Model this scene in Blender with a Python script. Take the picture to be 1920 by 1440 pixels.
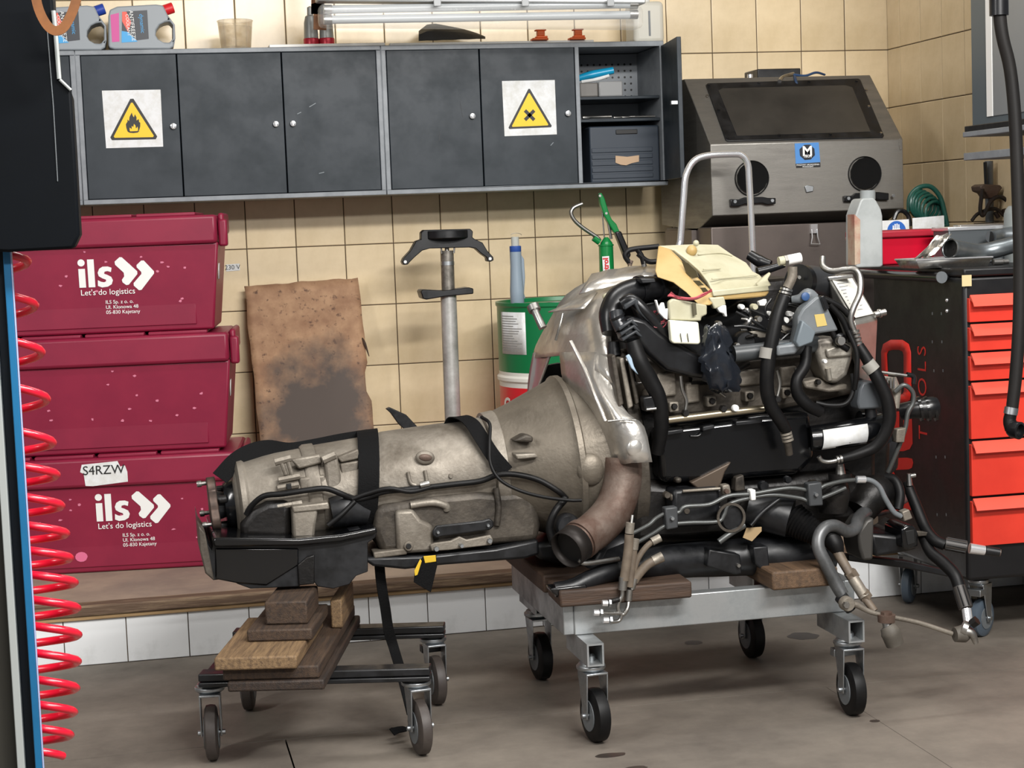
import bpy, bmesh, math, random
from mathutils import Vector, Matrix, Euler, noise
R=random.Random(7)
for o in list(bpy.data.objects): bpy.data.objects.remove(o)
scene=bpy.context.scene; COL=scene.collection
# ---------------------------------------------------------------- camera
F,YAW,PIT,ROL=3353.2,0.209045,0.0903,-0.037936
CAM=Vector((0,-7.3287,1.39))
cy,sy,cp,sp=math.cos(YAW),math.sin(YAW),math.cos(PIT),math.sin(PIT)
FW=Vector((sy*cp,cy*cp,-sp)); _r=Vector((cy,-sy,0)); _u=_r.cross(FW)
RT=_r*math.cos(ROL)+_u*math.sin(ROL); UP=_u*math.cos(ROL)-_r*math.sin(ROL)
cd=bpy.data.cameras.new('camera'); cd.sensor_width=36; cd.lens=F*36/1920; cd.clip_start=.05; cd.clip_end=60
co=bpy.data.objects.new('camera',cd); COL.objects.link(co)
M=Matrix((RT,UP,-FW)).transposed().to_4x4(); M.translation=CAM; co.matrix_world=M; scene.camera=co
# ---------------------------------------------------------------- light
w=bpy.data.worlds.new('world'); scene.world=w; w.use_nodes=True
w.node_tree.nodes['Background'].inputs[0].default_value=(.93,.95,1,1); w.node_tree.nodes['Background'].inputs[1].default_value=.22
def tube_light(name,loc,sx,sy_,power,col=(1,.98,.955),target=None):
    l=bpy.data.lights.new(name,'AREA'); l.shape='RECTANGLE'; l.size=sx; l.size_y=sy_; l.energy=power; l.color=col
    o=bpy.data.objects.new(name,l); COL.objects.link(o); o.location=loc
    d=(Vector(target)-Vector(loc)) if target else Vector((0,0,-1))
    o.rotation_euler=d.to_track_quat('-Z','Y').to_euler()
tube_light('ceiling_tube_front',(1.9,-5.9,3.35),2.6,.25,230,target=(1.0,-2.4,.4))
tube_light('fill_light_back',(1.6,-8.7,3.3),2.6,.25,135,target=(1.0,-1.2,.5))  # added fill lamp behind the camera, brightens the upright faces
tube_light('ceiling_tube_left',(-2.2,-4.6,3.35),.25,2.4,95,target=(.6,-2.2,.4))
tube_light('ceiling_tube_mid',(1.6,-2.6,3.45),2.4,.25,45)
vs=scene.view_settings; vs.view_transform='Standard'; vs.look='None'; vs.exposure=0.0; vs.gamma=1; vs.use_curve_mapping=False
# ---------------------------------------------------------------- pixel -> place
def ray(x,y): return FW+RT*((x-960)/F)+UP*((720-y)/F)
def P(x,y,Y): d=ray(x,y); return CAM+d*((Y-CAM.y)/d.y)
def PZ(x,y,Z): d=ray(x,y); return CAM+d*((Z-CAM.z)/d.z)
def PX(x,y,X): d=ray(x,y); return CAM+d*((X-CAM.x)/d.x)
def mp(Y): return (Y-CAM.y)/F*1.0            # metres per pixel near plane Y
# ---------------------------------------------------------------- materials
def lin(h):
    if isinstance(h,str):
        h=h.lstrip('#'); c=[int(h[i:i+2],16)/255 for i in (0,2,4)]
        return tuple((v/12.92 if v<=.04045 else ((v+.055)/1.055)**2.4) for v in c)+(1,)
    return tuple(h)+(1,)
MATS={}
def mat(name,col,rough=.5,metal=0,col2=None,scale=8,mix=(.4,.65),bump=0,bscale=60,alpha=None,trans=0,emis=0,coat=0,rnd=0,stretch=None,rr=0,spec=.5,detail=6):
    if name in MATS: return MATS[name]
    m=bpy.data.materials.new(name); m.use_nodes=True; n=m.node_tree; N=n.nodes; L=n.links; b=N['Principled BSDF']
    b.inputs['Base Color'].default_value=lin(col); b.inputs['Roughness'].default_value=rough; b.inputs['Metallic'].default_value=metal
    b.inputs['Coat Weight'].default_value=coat; b.inputs['Coat Roughness'].default_value=.15; b.inputs['Specular IOR Level'].default_value=spec
    if trans: b.inputs['Transmission Weight'].default_value=trans
    if alpha is not None: b.inputs['Alpha'].default_value=alpha
    if emis: b.inputs['Emission Color'].default_value=lin(col); b.inputs['Emission Strength'].default_value=emis
    tc=N.new('ShaderNodeTexCoord'); vec=tc.outputs['Object']
    if stretch:
        mpn=N.new('ShaderNodeMapping'); mpn.inputs['Scale'].default_value=stretch; L.new(vec,mpn.inputs[0]); vec=mpn.outputs[0]
    src=None
    if col2:
        t=N.new('ShaderNodeTexNoise'); t.inputs['Scale'].default_value=scale; t.inputs['Detail'].default_value=detail; t.inputs['Roughness'].default_value=.65; L.new(vec,t.inputs['Vector'])
        r=N.new('ShaderNodeMapRange'); r.inputs[1].default_value=mix[0]; r.inputs[2].default_value=mix[1]; L.new(t.outputs['Fac'],r.inputs[0])
        x=N.new('ShaderNodeMix'); x.data_type='RGBA'; x.inputs[6].default_value=lin(col); x.inputs[7].default_value=lin(col2); L.new(r.outputs[0],x.inputs[0])
        src=x.outputs[2]
        if rr:
            r2=N.new('ShaderNodeMapRange'); r2.inputs[3].default_value=rough; r2.inputs[4].default_value=rough+rr; L.new(r.outputs[0],r2.inputs[0]); L.new(r2.outputs[0],b.inputs['Roughness'])
    if rnd:
        oi=N.new('ShaderNodeObjectInfo'); r=N.new('ShaderNodeMapRange'); r.inputs[3].default_value=1-rnd; r.inputs[4].default_value=1+rnd; L.new(oi.outputs['Random'],r.inputs[0])
        h=N.new('ShaderNodeHueSaturation'); h.inputs['Color'].default_value=lin(col); L.new(r.outputs[0],h.inputs['Value'])
        if src: L.new(src,h.inputs['Color'])
        src=h.outputs[0]
    if src: L.new(src,b.inputs['Base Color'])
    if bump:
        t=N.new('ShaderNodeTexNoise'); t.inputs['Scale'].default_value=bscale; t.inputs['Detail'].default_value=4; L.new(vec,t.inputs['Vector'])
        bp=N.new('ShaderNodeBump'); bp.inputs['Strength'].default_value=bump; bp.inputs['Distance'].default_value=.004; L.new(t.outputs['Fac'],bp.inputs['Height']); L.new(bp.outputs[0],b.inputs['Normal'])
    MATS[name]=m; return m
# ---------------------------------------------------------------- objects
def setp(o,label=None,cat=None,group=None,kind=None):
    if label: o['label']=label
    if cat: o['category']=cat
    if group: o['group']=group
    if kind: o['kind']=kind
    return o
def thing(name,label,cat,loc=(0,0,0),rz=0,group=None,rx=0,ry=0):
    o=bpy.data.objects.new(name,None); COL.objects.link(o); o.location=loc; o.rotation_euler=(rx,ry,rz); o.empty_display_size=.05
    return setp(o,label,cat,group)
def wm(o):
    if o is None: return Matrix.Identity(4)
    m=Matrix.LocRotScale(o.location,o.rotation_euler,o.scale)
    return wm(o.parent)@m if o.parent else m
def smooth_path(pts,n=6):
    pts=[Vector(p) for p in pts]
    if len(pts)<3: return pts
    out=[]
    for i in range(len(pts)-1):
        p0=pts[i-1] if i>0 else pts[0]*2-pts[1]; p1=pts[i]; p2=pts[i+1]; p3=pts[i+2] if i+2<len(pts) else pts[-1]*2-pts[-2]
        for k in range(n):
            t=k/n; out.append(.5*((2*p1)+(p2-p0)*t+(2*p0-5*p1+4*p2-p3)*t*t+(3*p1-p0-3*p2+p3)*t**3))
    out.append(pts[-1]); return out
def fr(d,up=None):
    d=d.normalized(); u=Vector(up) if up is not None else (Vector((0,0,1)) if abs(d.z)<.9 else Vector((1,0,0)))
    a=u.cross(d).normalized(); return a,d.cross(a)
class MB:
    def __init__(s): s.v=[]; s.f=[]
    def add(s,vs,fs):
        k=len(s.v); s.v+= [Vector(v) for v in vs]; s.f+=[tuple(i+k for i in f) for f in fs]; return s
    def box(s,c,size,rot=None):
        c=Vector(c); h=Vector(size)/2; m=Euler(rot).to_matrix() if rot is not None and not isinstance(rot,Matrix) else (rot or Matrix.Identity(3))
        vs=[c+m@Vector((x*h.x,y*h.y,z*h.z)) for x in(-1,1) for y in(-1,1) for z in(-1,1)]
        return s.add(vs,[(0,1,3,2),(4,6,7,5),(0,4,5,1),(2,3,7,6),(0,2,6,4),(1,5,7,3)])
    def bb(s,a,b):
        a=Vector(a);b=Vector(b); return s.box((a+b)/2,[abs(x) for x in (b-a)])
    def tube(s,pts,r,n=10,caps=True,sm=5,up=None,ell=1):
        if sm: 
            rr=r if isinstance(r,(list,tuple)) else None; k0=len(pts); pts=smooth_path(pts,sm)
            if rr and len(pts)>k0: r=[rr[min(int(i/sm),k0-2)]*(1-(i/sm-min(int(i/sm),k0-2)))+rr[min(int(i/sm),k0-2)+1]*(i/sm-min(int(i/sm),k0-2)) for i in range(len(pts))]
        pts=[Vector(p) for p in pts]
        if not isinstance(r,(list,tuple)): r=[r]*len(pts)
        vs=[];fs=[];a=None
        for i,p in enumerate(pts):
            d=(pts[min(i+1,len(pts)-1)]-pts[max(i-1,0)])
            if d.length<1e-9: d=Vector((0,0,1))
            d.normalize()
            if a is None: a,b=fr(d,up)
            else:
                a=(a-d*a.dot(d)); a=a.normalized() if a.length>1e-6 else fr(d)[0]; b=d.cross(a)
            for k in range(n):
                t=2*math.pi*k/n; vs.append(p+(a*math.cos(t)+b*math.sin(t)*ell)*r[i])
        for i in range(len(pts)-1):
            for k in range(n): fs.append((i*n+k,i*n+(k+1)%n,(i+1)*n+(k+1)%n,(i+1)*n+k))
        if caps: fs.append(tuple(range(n))[::-1]); fs.append(tuple(range((len(pts)-1)*n,len(pts)*n)))
        return s.add(vs,fs)
    def cyl(s,p0,p1,r0,r1=None,n=16,caps=True): return s.tube([p0,p1],[r0,r0 if r1 is None else r1],n,caps,0)
    def lathe(s,p0,ax,prof,n=24,caps=True,up=None):
        ax=Vector(ax).normalized(); p0=Vector(p0); a,b=fr(ax,up); vs=[];fs=[]
        for (t,r) in prof:
            for k in range(n):
                q=2*math.pi*k/n; vs.append(p0+ax*t+(a*math.cos(q)+b*math.sin(q))*max(r,1e-5))
        for i in range(len(prof)-1):
            for k in range(n): fs.append((i*n+k,i*n+(k+1)%n,(i+1)*n+(k+1)%n,(i+1)*n+k))
        if caps: fs.append(tuple(range(n))[::-1]); fs.append(tuple(range((len(prof)-1)*n,len(prof)*n)))
        return s.add(vs,fs)
    def prism(s,pts,d):
        pts=[Vector(p) for p in pts]; d=Vector(d); n=len(pts)
        vs=pts+[p+d for p in pts]; fs=[tuple(range(n)),tuple(range(n,2*n))[::-1]]
        for i in range(n): fs.append((i,i+n,(i+1)%n+n,(i+1)%n))
        return s.add(vs,fs)
    def px(s,pts,Y,th,Y2=None):           # outline at plane Y (front), thickness th in depth
        return s.prism([P(x,y,Y) for x,y in pts],(0,th,0))
    def ball(s,c,r,sc=(1,1,1),n=12,m=8,rot=None):
        c=Vector(c); vs=[];fs=[]; q=Euler(rot).to_matrix() if rot else Matrix.Identity(3)
        for i in range(m+1):
            a=math.pi*i/m
            for k in range(n):
                b=2*math.pi*k/n; vs.append(c+q@Vector((math.sin(a)*math.cos(b)*r*sc[0],math.sin(a)*math.sin(b)*r*sc[1],math.cos(a)*r*sc[2])))
        for i in range(m):
            for k in range(n): fs.append((i*n+k,(i+1)*n+k,(i+1)*n+(k+1)%n,i*n+(k+1)%n))
        return s.add(vs,fs)
    def grid(s,rows,th=0,close=False):    # rows: list of lists of points
        nr=len(rows); nc=len(rows[0]); vs=[Vector(p) for r in rows for p in r]; fs=[]
        for i in range(nr-1):
            for k in range(nc-1 if not close else nc):
                k2=(k+1)%nc; fs.append((i*nc+k,i*nc+k2,(i+1)*nc+k2,(i+1)*nc+k))
        return s.add(vs,fs)
    def build(s,name,m,parent=None,sharp=38,bevel=0,seg=2,solid=0,sub=0,label=None,kind=None,fix=True,wn=False):
        me=bpy.data.meshes.new(name); inv=wm(parent).inverted()
        me.from_pydata([inv@v for v in s.v],[],s.f); me.validate()
        if fix:
            b=bmesh.new(); b.from_mesh(me); bmesh.ops.remove_doubles(b,verts=b.verts,dist=1e-6); bmesh.ops.recalc_face_normals(b,faces=b.faces); b.to_mesh(me); b.free()
        if m: me.materials.append(m)
        for p in me.polygons: p.use_smooth=True
        me.set_sharp_from_angle(angle=math.radians(sharp))
        o=bpy.data.objects.new(name,me); COL.objects.link(o); o.parent=parent
        if solid: q=o.modifiers.new('solid','SOLIDIFY'); q.thickness=solid; q.offset=0
        if bevel:
            q=o.modifiers.new('bevel','BEVEL'); q.width=bevel; q.segments=seg; q.limit_method='ANGLE'; q.angle_limit=math.radians(35); q.use_clamp_overlap=True
        if sub: q=o.modifiers.new('sub','SUBSURF'); q.levels=sub; q.render_levels=sub
        setp(o,label,None,None,kind); return o
def solo(o,label,cat,group=None):         # a thing that is one mesh: move the origin to its base
    me=o.data; z=min(v.co.z for v in me.vertices); c=sum((v.co for v in me.vertices),Vector())/len(me.vertices); c.z=z
    me.transform(Matrix.Translation(-c)); o.location=c
    return setp(o,label,cat,group)
def copyobj(o,parent=None,loc=None,rot=None):
    c=o.copy(); COL.objects.link(c); c.parent=parent
    if loc is not None: c.location=loc
    if rot is not None: c.rotation_euler=rot
    return c
def text(name,txt,o3,xd,yd,size,m,parent,extr=.0004,align='CENTER',bold=0,sx=1,spacing=1):
    cu=bpy.data.curves.new(name,'FONT'); cu.body=txt; cu.size=size; cu.align_x=align; cu.align_y='CENTER'; cu.extrude=extr; cu.offset=bold; cu.resolution_u=3; cu.space_character=spacing
    t=bpy.data.objects.new(name+'_tmp',cu); COL.objects.link(t); bpy.context.view_layer.update()
    me=bpy.data.meshes.new_from_object(t.evaluated_get(bpy.context.evaluated_depsgraph_get())); bpy.data.objects.remove(t)
    xd=Vector(xd).normalized(); yd=Vector(yd).normalized(); zd=xd.cross(yd).normalized()
    mm=Matrix((xd*sx,yd,zd)).transposed().to_4x4(); mm.translation=Vector(o3); me.transform(wm(parent).inverted()@mm)
    me.materials.clear(); me.materials.append(m); me.name=name
    o=bpy.data.objects.new(name,me); COL.objects.link(o); o.parent=parent; return o
# ================================================================ palette
TILE=mat('beige_tile','#E6D2AE',.27,col2='#D8C39D',scale=5,rnd=.05,bump=.02,bscale=14,coat=.08)
GROUT=mat('dark_grout','#4A3C2E',.9)
WTILE=mat('white_tile','#F1F3F4',.25,col2='#D9DBDB',scale=7,mix=(.55,.8),rnd=.03)
CONC=mat('worn_concrete','#7C746A',.62,col2='#544D46',scale=2.2,mix=(.35,.72),bump=.25,bscale=40,rr=.15)
CONC2=mat('platform_concrete','#A08E7C',.7,col2='#85766A',scale=3,bump=.2)
CAB=mat('anthracite_steel','#272F36',.45,col2='#222A30',scale=6,rr=.1,spec=.35)
CABF=mat('grey_steel_frame','#868B90',.45,col2='#767B80',scale=14)
CABI=mat('inner_grey_steel','#5C6166',.5)
PEG=mat('pegboard_grey','#8F9499',.5)
WHITE=mat('white_print','#E9E9E6',.5)
PAPER=mat('white_paper','#E0E2E3',.6,col2='#CFCFCB',scale=30)
BLACK=mat('black_print','#141414',.5)
YEL=mat('sign_yellow','#F2C40E',.5)
CHROME=mat('chrome','#EDEEF0',.18,.75)
STEEL=mat('bright_steel','#B4B3B0',.32,1,col2='#8A8781',scale=25,rr=.15)
ZINC=mat('zinc_plated','#B9BDC0',.34,1,col2='#94989B',scale=18,rr=.2)
GALV=mat('galvanised_tube','#B0B3B4',.42,.75,col2='#8E9293',scale=9,rr=.2)
ALU=mat('cast_aluminium','#958E83',.5,.55,col2='#574F45',scale=6,mix=(.38,.72),bump=.25,bscale=120,rr=.2)
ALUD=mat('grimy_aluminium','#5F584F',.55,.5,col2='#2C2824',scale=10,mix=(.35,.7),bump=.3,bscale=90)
SHIELD=mat('heat_shield_foil','#DAD6CF',.28,.82,col2='#9F978C',scale=7,mix=(.45,.8),bump=.6,bscale=22,rr=.2)
RUST=mat('rusty_pipe','#574339',.6,.45,col2='#73665D',scale=12,mix=(.4,.7),bump=.3,bscale=80)
BLK=mat('black_plastic','#0E0E10',.3,col2='#17181A',scale=20)
BLKG=mat('black_gloss','#0A0B0D',.2,coat=.3)
BLKM=mat('black_painted_metal','#0E0F11',.34,col2='#17181B',scale=15,rr=.2)
RUB=mat('black_rubber','#09090A',.5,col2='#111010',scale=30,spec=.25)
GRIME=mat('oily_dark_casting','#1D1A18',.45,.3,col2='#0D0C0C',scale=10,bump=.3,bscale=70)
GREYP=mat('grey_plastic','#6C7073',.45,col2='#5F6467',scale=12)
CREAM=mat('cream_plastic','#B5B198',.5,col2='#A9A488',scale=10)
CREAMD=mat('amber_plastic','#AF9460',.5,col2='#A48853',scale=8)
WOOD=mat('old_wood','#8A6B4C',.7,col2='#54402E',scale=6,mix=(.3,.75),stretch=(1,14,14),bump=.4,bscale=20)
WOODD=mat('dark_oiled_wood','#4C382A',.65,col2='#2C211A',scale=6,mix=(.3,.75),stretch=(1,14,14),bump=.4,bscale=20)
WOODY=mat('old_wood_deep','#664E38',.7,col2='#3B2D21',scale=6,mix=(.3,.75),stretch=(14,1,14),bump=.4,bscale=20)
CRATE=mat('crimson_plastic','#861B38',.42,col2='#7C1634',scale=4,bump=.05,bscale=40)
CRATEP=mat('scuffed_pink','#C9718A',.6)
REDT=mat('tomato_red_paint','#E2402F',.35,col2='#D93A2B',scale=5)
TOOLB=mat('toolbox_black','#121214',.36,col2='#0D0D0F',scale=9,rr=.15)
GREEN=mat('drum_green','#0A6E3E',.33,col2='#0A6B3D',scale=5)
WOODEDGE=mat('worn_edge_beam','#5C4838',.75,col2='#9B8469',scale=9,mix=(.5,.75),stretch=(.6,8,8),bump=.5,bscale=30)
TAN=mat('tan_strip','#A98B63',.75,col2='#7E6546',scale=8,stretch=(.5,6,6))
# ================================================================ setting
XR=3.2736; Z0=CAM.z-.0687; X0=.47854
def tilemesh(name,w,h,t,m,c=.0025):
    b=MB(); vs=[]
    for (y,k) in ((t,0),(c*.6,0),(0,c)):
        for (sx_,sz) in ((-1,-1),(1,-1),(1,1),(-1,1)): vs.append((sx_*(w/2-k),y,sz*(h/2-k)))
    fs=[(8,9,10,11)]
    for l in (0,4):
        for k in range(4): fs.append((l+k,l+(k+1)%4,l+4+(k+1)%4,l+4+k))
    me=bpy.data.meshes.new(name); me.from_pydata(vs,[],fs); me.materials.append(m); 
    bm_=bmesh.new(); bm_.from_mesh(me); bmesh.ops.recalc_face_normals(bm_,faces=bm_.faces); bm_.to_mesh(me); bm_.free()
    return me
def put(me,name,loc,parent,rz=0,tilt=0):
    o=bpy.data.objects.new(name,me); COL.objects.link(o); o.parent=parent; o.location=loc; o.rotation_euler=(R.gauss(0,tilt),0,rz+R.gauss(0,tilt)); return o
wb=MB().bb((-1.62,.0035,0),(XR+.1,.12,3.7)).build('wall_back',GROUT,kind='structure')
wr=MB().bb((XR+.0035,-2.6,0),(XR+.12,.0035,3.7)).build('wall_right',GROUT,kind='structure')
setp(wb,'back wall covered with beige ceramic tiles and dark joints','wall'); setp(wr,'right side wall with beige ceramic tiles','wall')
tm=tilemesh('tile',.1962,.2462,.006,TILE)
for i in range(-10,14):
    for j in range(-5,7): put(tm,'tile',(X0+.2*i+.1,0,Z0+.25*j+.125),wb,tilt=.0035)
tm2=tilemesh('tile',.124,.2462,.006,TILE)
for j in range(-5,7):
    put(tm2,'tile',(XR,-.0638,Z0+.25*j+.125),wr,-math.pi/2,.003)
    for k in range(11): put(tm,'tile',(XR,-.1276-.2*k-.1,Z0+.25*j+.125),wr,-math.pi/2,.003)
# platform
YS=-1.42; ZP=.2
pf=MB().bb((-1.62,YS+.012,0),(XR,0,ZP-.001)).build('platform',CONC2,kind='structure'); setp(pf,'raised concrete platform along the back wall','platform')
wt=tilemesh('tile',.1965,.1485,.014,WTILE,.0015); xs=P(694,1190,YS).x
for i in range(-11,13): put(wt,'tile',(xs+.2*i+.1,YS,.0765),pf,tilt=.002)
tr=MB().bb((-1.62,YS-.02,.166),(XR,YS+.05,ZP+.002)).build('trim_1',WOODEDGE,kind='structure',bevel=.006); setp(tr,'worn dark wooden nosing along the platform edge','trim')
tr=MB().bb((-1.62,YS-.012,.153),(XR,YS+.012,.167)).build('trim_2',TAN,kind='structure',bevel=.002); setp(tr,'thin tan wood strip under the platform nosing','trim')
# floor slabs with joints
fl=MB().bb((-4,-9,-.1),(5,YS+.05,-.012)).build('floor',mat('joint_dirt','#2C2723',.9),kind='structure'); setp(fl,'grey worn concrete workshop floor with cracks and oil stains','floor')
YJ=sum(PZ(x,y,0).y for x,y in ((340,1404),(534,1384),(854,1354),(1688,1278),(1920,1253)))/5
xj=PZ(536,1390,0).x; xq=PZ(1660,1360,0).x; g=.0022
def slab(x0,x1,y0,y1):
    b=MB(); n=max(2,int((x1-x0)/.06)); f=[];k=[]
    for i in range(n+1):
        x=x0+(x1-x0)*i/n; dy=.006*noise.noise(Vector((x*3,y1*2,0)))+.003*noise.noise(Vector((x*17,y1,3))); f.append((x,y0+(.006*noise.noise(Vector((x*3,y0*2,0)))+.003*noise.noise(Vector((x*17,y0,3))) if y0>-8 else 0),0)); k.append((x,y1+(dy if y1<YS-.1 else 0),0))
    fd=[(p[0],p[1],-.02) for p in f]; kd=[(p[0],p[1],-.02) for p in k]
    b.grid([fd,f,k,kd]); b.build('slab',CONC,fl,fix=True)
slab(-4,-1.3,YJ+g,YS+.06); slab(-1.3+g,5,YJ+g,YS+.06)
slab(-4,xj-g,-9,YJ-g); slab(xj+g,xq,-9,YJ-g); slab(xq+.0012,5,-9,YJ-g)
ce=MB().bb((-4,-9,3.7),(5,.12,3.8)).build('ceiling',mat('ceiling_grey','#A8A69F',.9),kind='structure'); setp(ce,'pale grey workshop ceiling above the frame','ceiling')
stain=mat('oil_stain','#3B342E',.45,col2='#2A2522',scale=9)
def blot(x,y,rx,ry,z=.0006):
    c=PZ(x,y,0); b=MB(); n=26; ring=[]
    for k in range(n):
        a=2*math.pi*k/n; q=1+.22*noise.noise(Vector((math.cos(a)*1.7,math.sin(a)*1.7,x*.1))); ring.append(Vector((c.x+rx*q*math.cos(a),c.y+ry*q*math.sin(a),z)))
    b.prism(ring,(0,0,-.0012)); b.build('oil_stain',stain,fl)
blot(1505,1193,.05,.05); blot(1146,1416,.04,.02); blot(1192,1440,.03,.015); blot(1300,1205,.03,.03); blot(1640,1352,.014,.012)
# ================================================================ wall cabinets
YC=-.36
zt=sum(P(x,y,YC).z for x,y in ((150,95.5),(700,86),(1225,75)))/3; zb=sum(P(x,y,YC).z for x,y in ((165,386),(720,366),(1250,345)))/3
xa=P(140,98,YC).x; xm=P(713.5,90,YC).x; xe=P(1248,200,YC).x
def knob(parent,x,y,Y):
    c=P(x,y,Y); b=MB().lathe(c+Vector((0,.002,0)),(0,-1,0),[(0,.0095),(.006,.0095),(.012,.012),(.017,.011),(.019,.004)],14); b.box(c+Vector((0,-.0172,0)),(.003,.001,.014))
    return b.build('knob',CHROME,parent)
def cabinet(xl,xr,label,doors,open_bay=None):
    t=thing('wall_cabinet',label,'cabinet',((xl+xr)/2,YC/2,zb),group='wall cabinets')
    b=MB(); th=.018
    b.bb((xl,YC,zt-th),(xr,0.0,zt)); b.bb((xl,YC,zb),(xr,0.0,zb+th)); b.bb((xl,YC,zb+th),(xl+th,0,zt-th)); b.bb((xr-th,YC,zb+th),(xr,0,zt-th))
    b.build('frame',CABF,t,bevel=.0025)
    MB().bb((xl+th,-.012,zb+th),(xr-th,-.004,zt-th)).build('back_panel',CABI,t)
    ds=[]
    for (a,c) in doors:
        d=MB().bb((a+.002,YC-.002,zb+th+.002),(c-.002,YC+.016,zt-th-.002)).build('door',CAB,t,bevel=.002); ds.append(d)
    return t,ds
def dx(x,y): return P(x,y,YC).x
c1,d1=cabinet(xa,xm-.001,'left grey steel wall cabinet with three dark doors and flame warning sign',[(xa+.018,dx(338,240)),(dx(338,240),dx(533,225)),(dx(533,225),xm-.019)])
c2,d2=cabinet(xm+.001,xe,'right grey steel wall cabinet with one door standing open',[(xm+.019,dx(902,200)),(dx(902,200),dx(1082,200)-.004)])
w0=xm-xa
c0,d0=cabinet(xa-w0,xa-.002,'steel wall cabinet at the far left, mostly behind the lift carriage',[(xa-w0+.018,xa-.02-w0*.5),(xa-.02-w0*.5,xa-.02)])
knob(d1[0],325,237,YC); knob(d1[1],517,233,YC); knob(d1[2],549,232,YC); knob(d2[0],885,218,YC); knob(d2[1],1064,213,YC)
scuff=mat('dark_scuffs','#2C3034',.6); scuffl=mat('pale_scratches','#7F878C',.5)
for (x,y,l,a,m,d) in ((586,197,14,.5,scuffl,d1[2]),(568,265,30,1.9,scuff,d1[2]),(561,212,8,.4,scuffl,d1[2]),(603,324,10,.2,scuffl,d1[2]),(824,255,18,1.45,scuff,d2[0]),(865,205,30,1.7,scuff,d2[0]),(1035,270,8,.8,scuffl,d2[1])):
    c=P(x,y,YC-.0022); e=mp(YC); b=MB().box(c,(l*e,.0006,.0025),(0,-a,0)); b.build('scratch',m,d)
# divider + open bay
xd=dx(1085,200); b=MB(); b.bb((xd-.009,YC,zb+.018),(xd+.008,0,zt-.018)); b.build('divider',CABF,c2,bevel=.002)
def pegboard():
    x0,x1=xd+.008,xe-.018; z0=P(1150,185,-.03).z; z1=zt-.02
    b=MB().bb((x0,-.03,z0-.16),(x1,-.022,z1)); o=b.build('pegboard',PEG,c2)
    h=MB(); n=0; pitch=.0265; zz=z0+.008
    while zz<z1-.04:
        xx=x0+.015
        while xx<x1-.02:
            h.cyl((xx,-.0303,zz),(xx,-.0295,zz),.0048,n=8); xx+=pitch
        zz+=pitch
    h.build('peg_holes',BLACK,o,kind='stuff')
pegboard()
sh=[]
for (x,y,dp) in ((1160,183,.30),(1160,225,.30)):
    z=P(x,y,YC+.02).z; o=MB().bb((xd+.008,YC+.02,z-.006),(xe-.018,-.03,z+.006)).build('shelf',CABI if 0 else CAB,c2,bevel=.002); sh.append(z)
# open door (hinged right)
hx=xe-.004; ang=math.radians(83); wd=xe-xd-.02; ddir=Vector((-math.cos(ang),-math.sin(ang),0)); nn=Vector((-ddir.y,ddir.x,0))
dm=Matrix((ddir,nn,Vector((0,0,1)))).transposed()
cc=Vector((hx,YC-.004,(zt+zb)/2))+ddir*(wd/2)
od=MB().box(cc,(wd,.018,zt-zb-.04),dm).build('door',CAB,c2,bevel=.002)
lc=P(1272,202,-.62); MB().box(cc+ddir*(wd/2-.02)+nn*-.02+Vector((0,0,.02)),(.02,.03,.016),dm).build('latch',ZINC,od,bevel=.002)
# signs
def sign(door,x0,y0,x1,y1,x2,y2,x3,y3,lab):
    q=[P(x,y,YC-.0025) for x,y in ((x0,y0),(x1,y1),(x2,y2),(x3,y3))]
    s_=MB().prism(q,(0,-.0012,0)).build('warning_sign',PAPER,door,label=lab); return s_
def pxl(pts,Y,name,m,parent,th=.0008): return MB().prism([P(x,y,Y) for x,y in pts],(0,-th,0)).build(name,m,parent)
s1=sign(d1[0],191,170,301,168,306,275,199,278,'white sign with yellow triangle and black flame')
def rtri(pts,k,Y,name,m,par,th):
    out=[]; c=(sum(p[0] for p in pts)/3,sum(p[1] for p in pts)/3)
    for i in range(3):
        p=pts[i]; a=pts[i-1]; b_=pts[(i+1)%3]
        for q in (a,b_):
            d=math.hypot(q[0]-p[0],q[1]-p[1]); out.append((p[0]+(q[0]-p[0])/d*k,p[1]+(q[1]-p[1])/d*k))
    return pxl(out,Y,name,m,par,th)
o=rtri([(247,180),(298,261),(204,263)],6,YC-.0038,'triangle_border',BLACK,s1,.0006); rtri([(247,190),(290,257),(212,258.5)],3,YC-.0045,'triangle',YEL,s1,.0006)
fl1=[(237,240),(236,233),(239,228),(239,224),(242,227),(243,219),(247,211),(249,217),(251,220),(253,214),(256,220),(256,226),(260,223),(261,229),(263,230),(263,237),(261,244),(258,247),(259,242),(258,237),(255,241),(254,235),(251,232),(250,238),(247,236),(247,242),(243,239),(243,243),(244,248),(239,246)]
pxl(fl1,YC-.0053,'flame_symbol',BLACK,s1,.0005)
pxl([(239,246.5),(262,245.5),(258,248.5),(250,249.5),(243,248.8)],YC-.0053,'flame_symbol',BLACK,s1,.0005)
s2=sign(d2[1],941,152,1040,150,1044,252,946,255.5,'white sign with yellow triangle and black cross')
rtri([(992,164),(1036,238.5),(952,242)],3,YC-.0038,'triangle_border',BLACK,s2,.0006); rtri([(992,173),(1029,235),(959,238)],2,YC-.0045,'triangle',YEL,s2,.0006)
for a in (math.radians(45),math.radians(-45)):
    c=P(993,216,YC-.0055); MB().box(c,(.053,.0006,.0135),(0,a+.03,0)).build('cross_symbol',BLACK,s2)
e=mp(YC)
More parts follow.
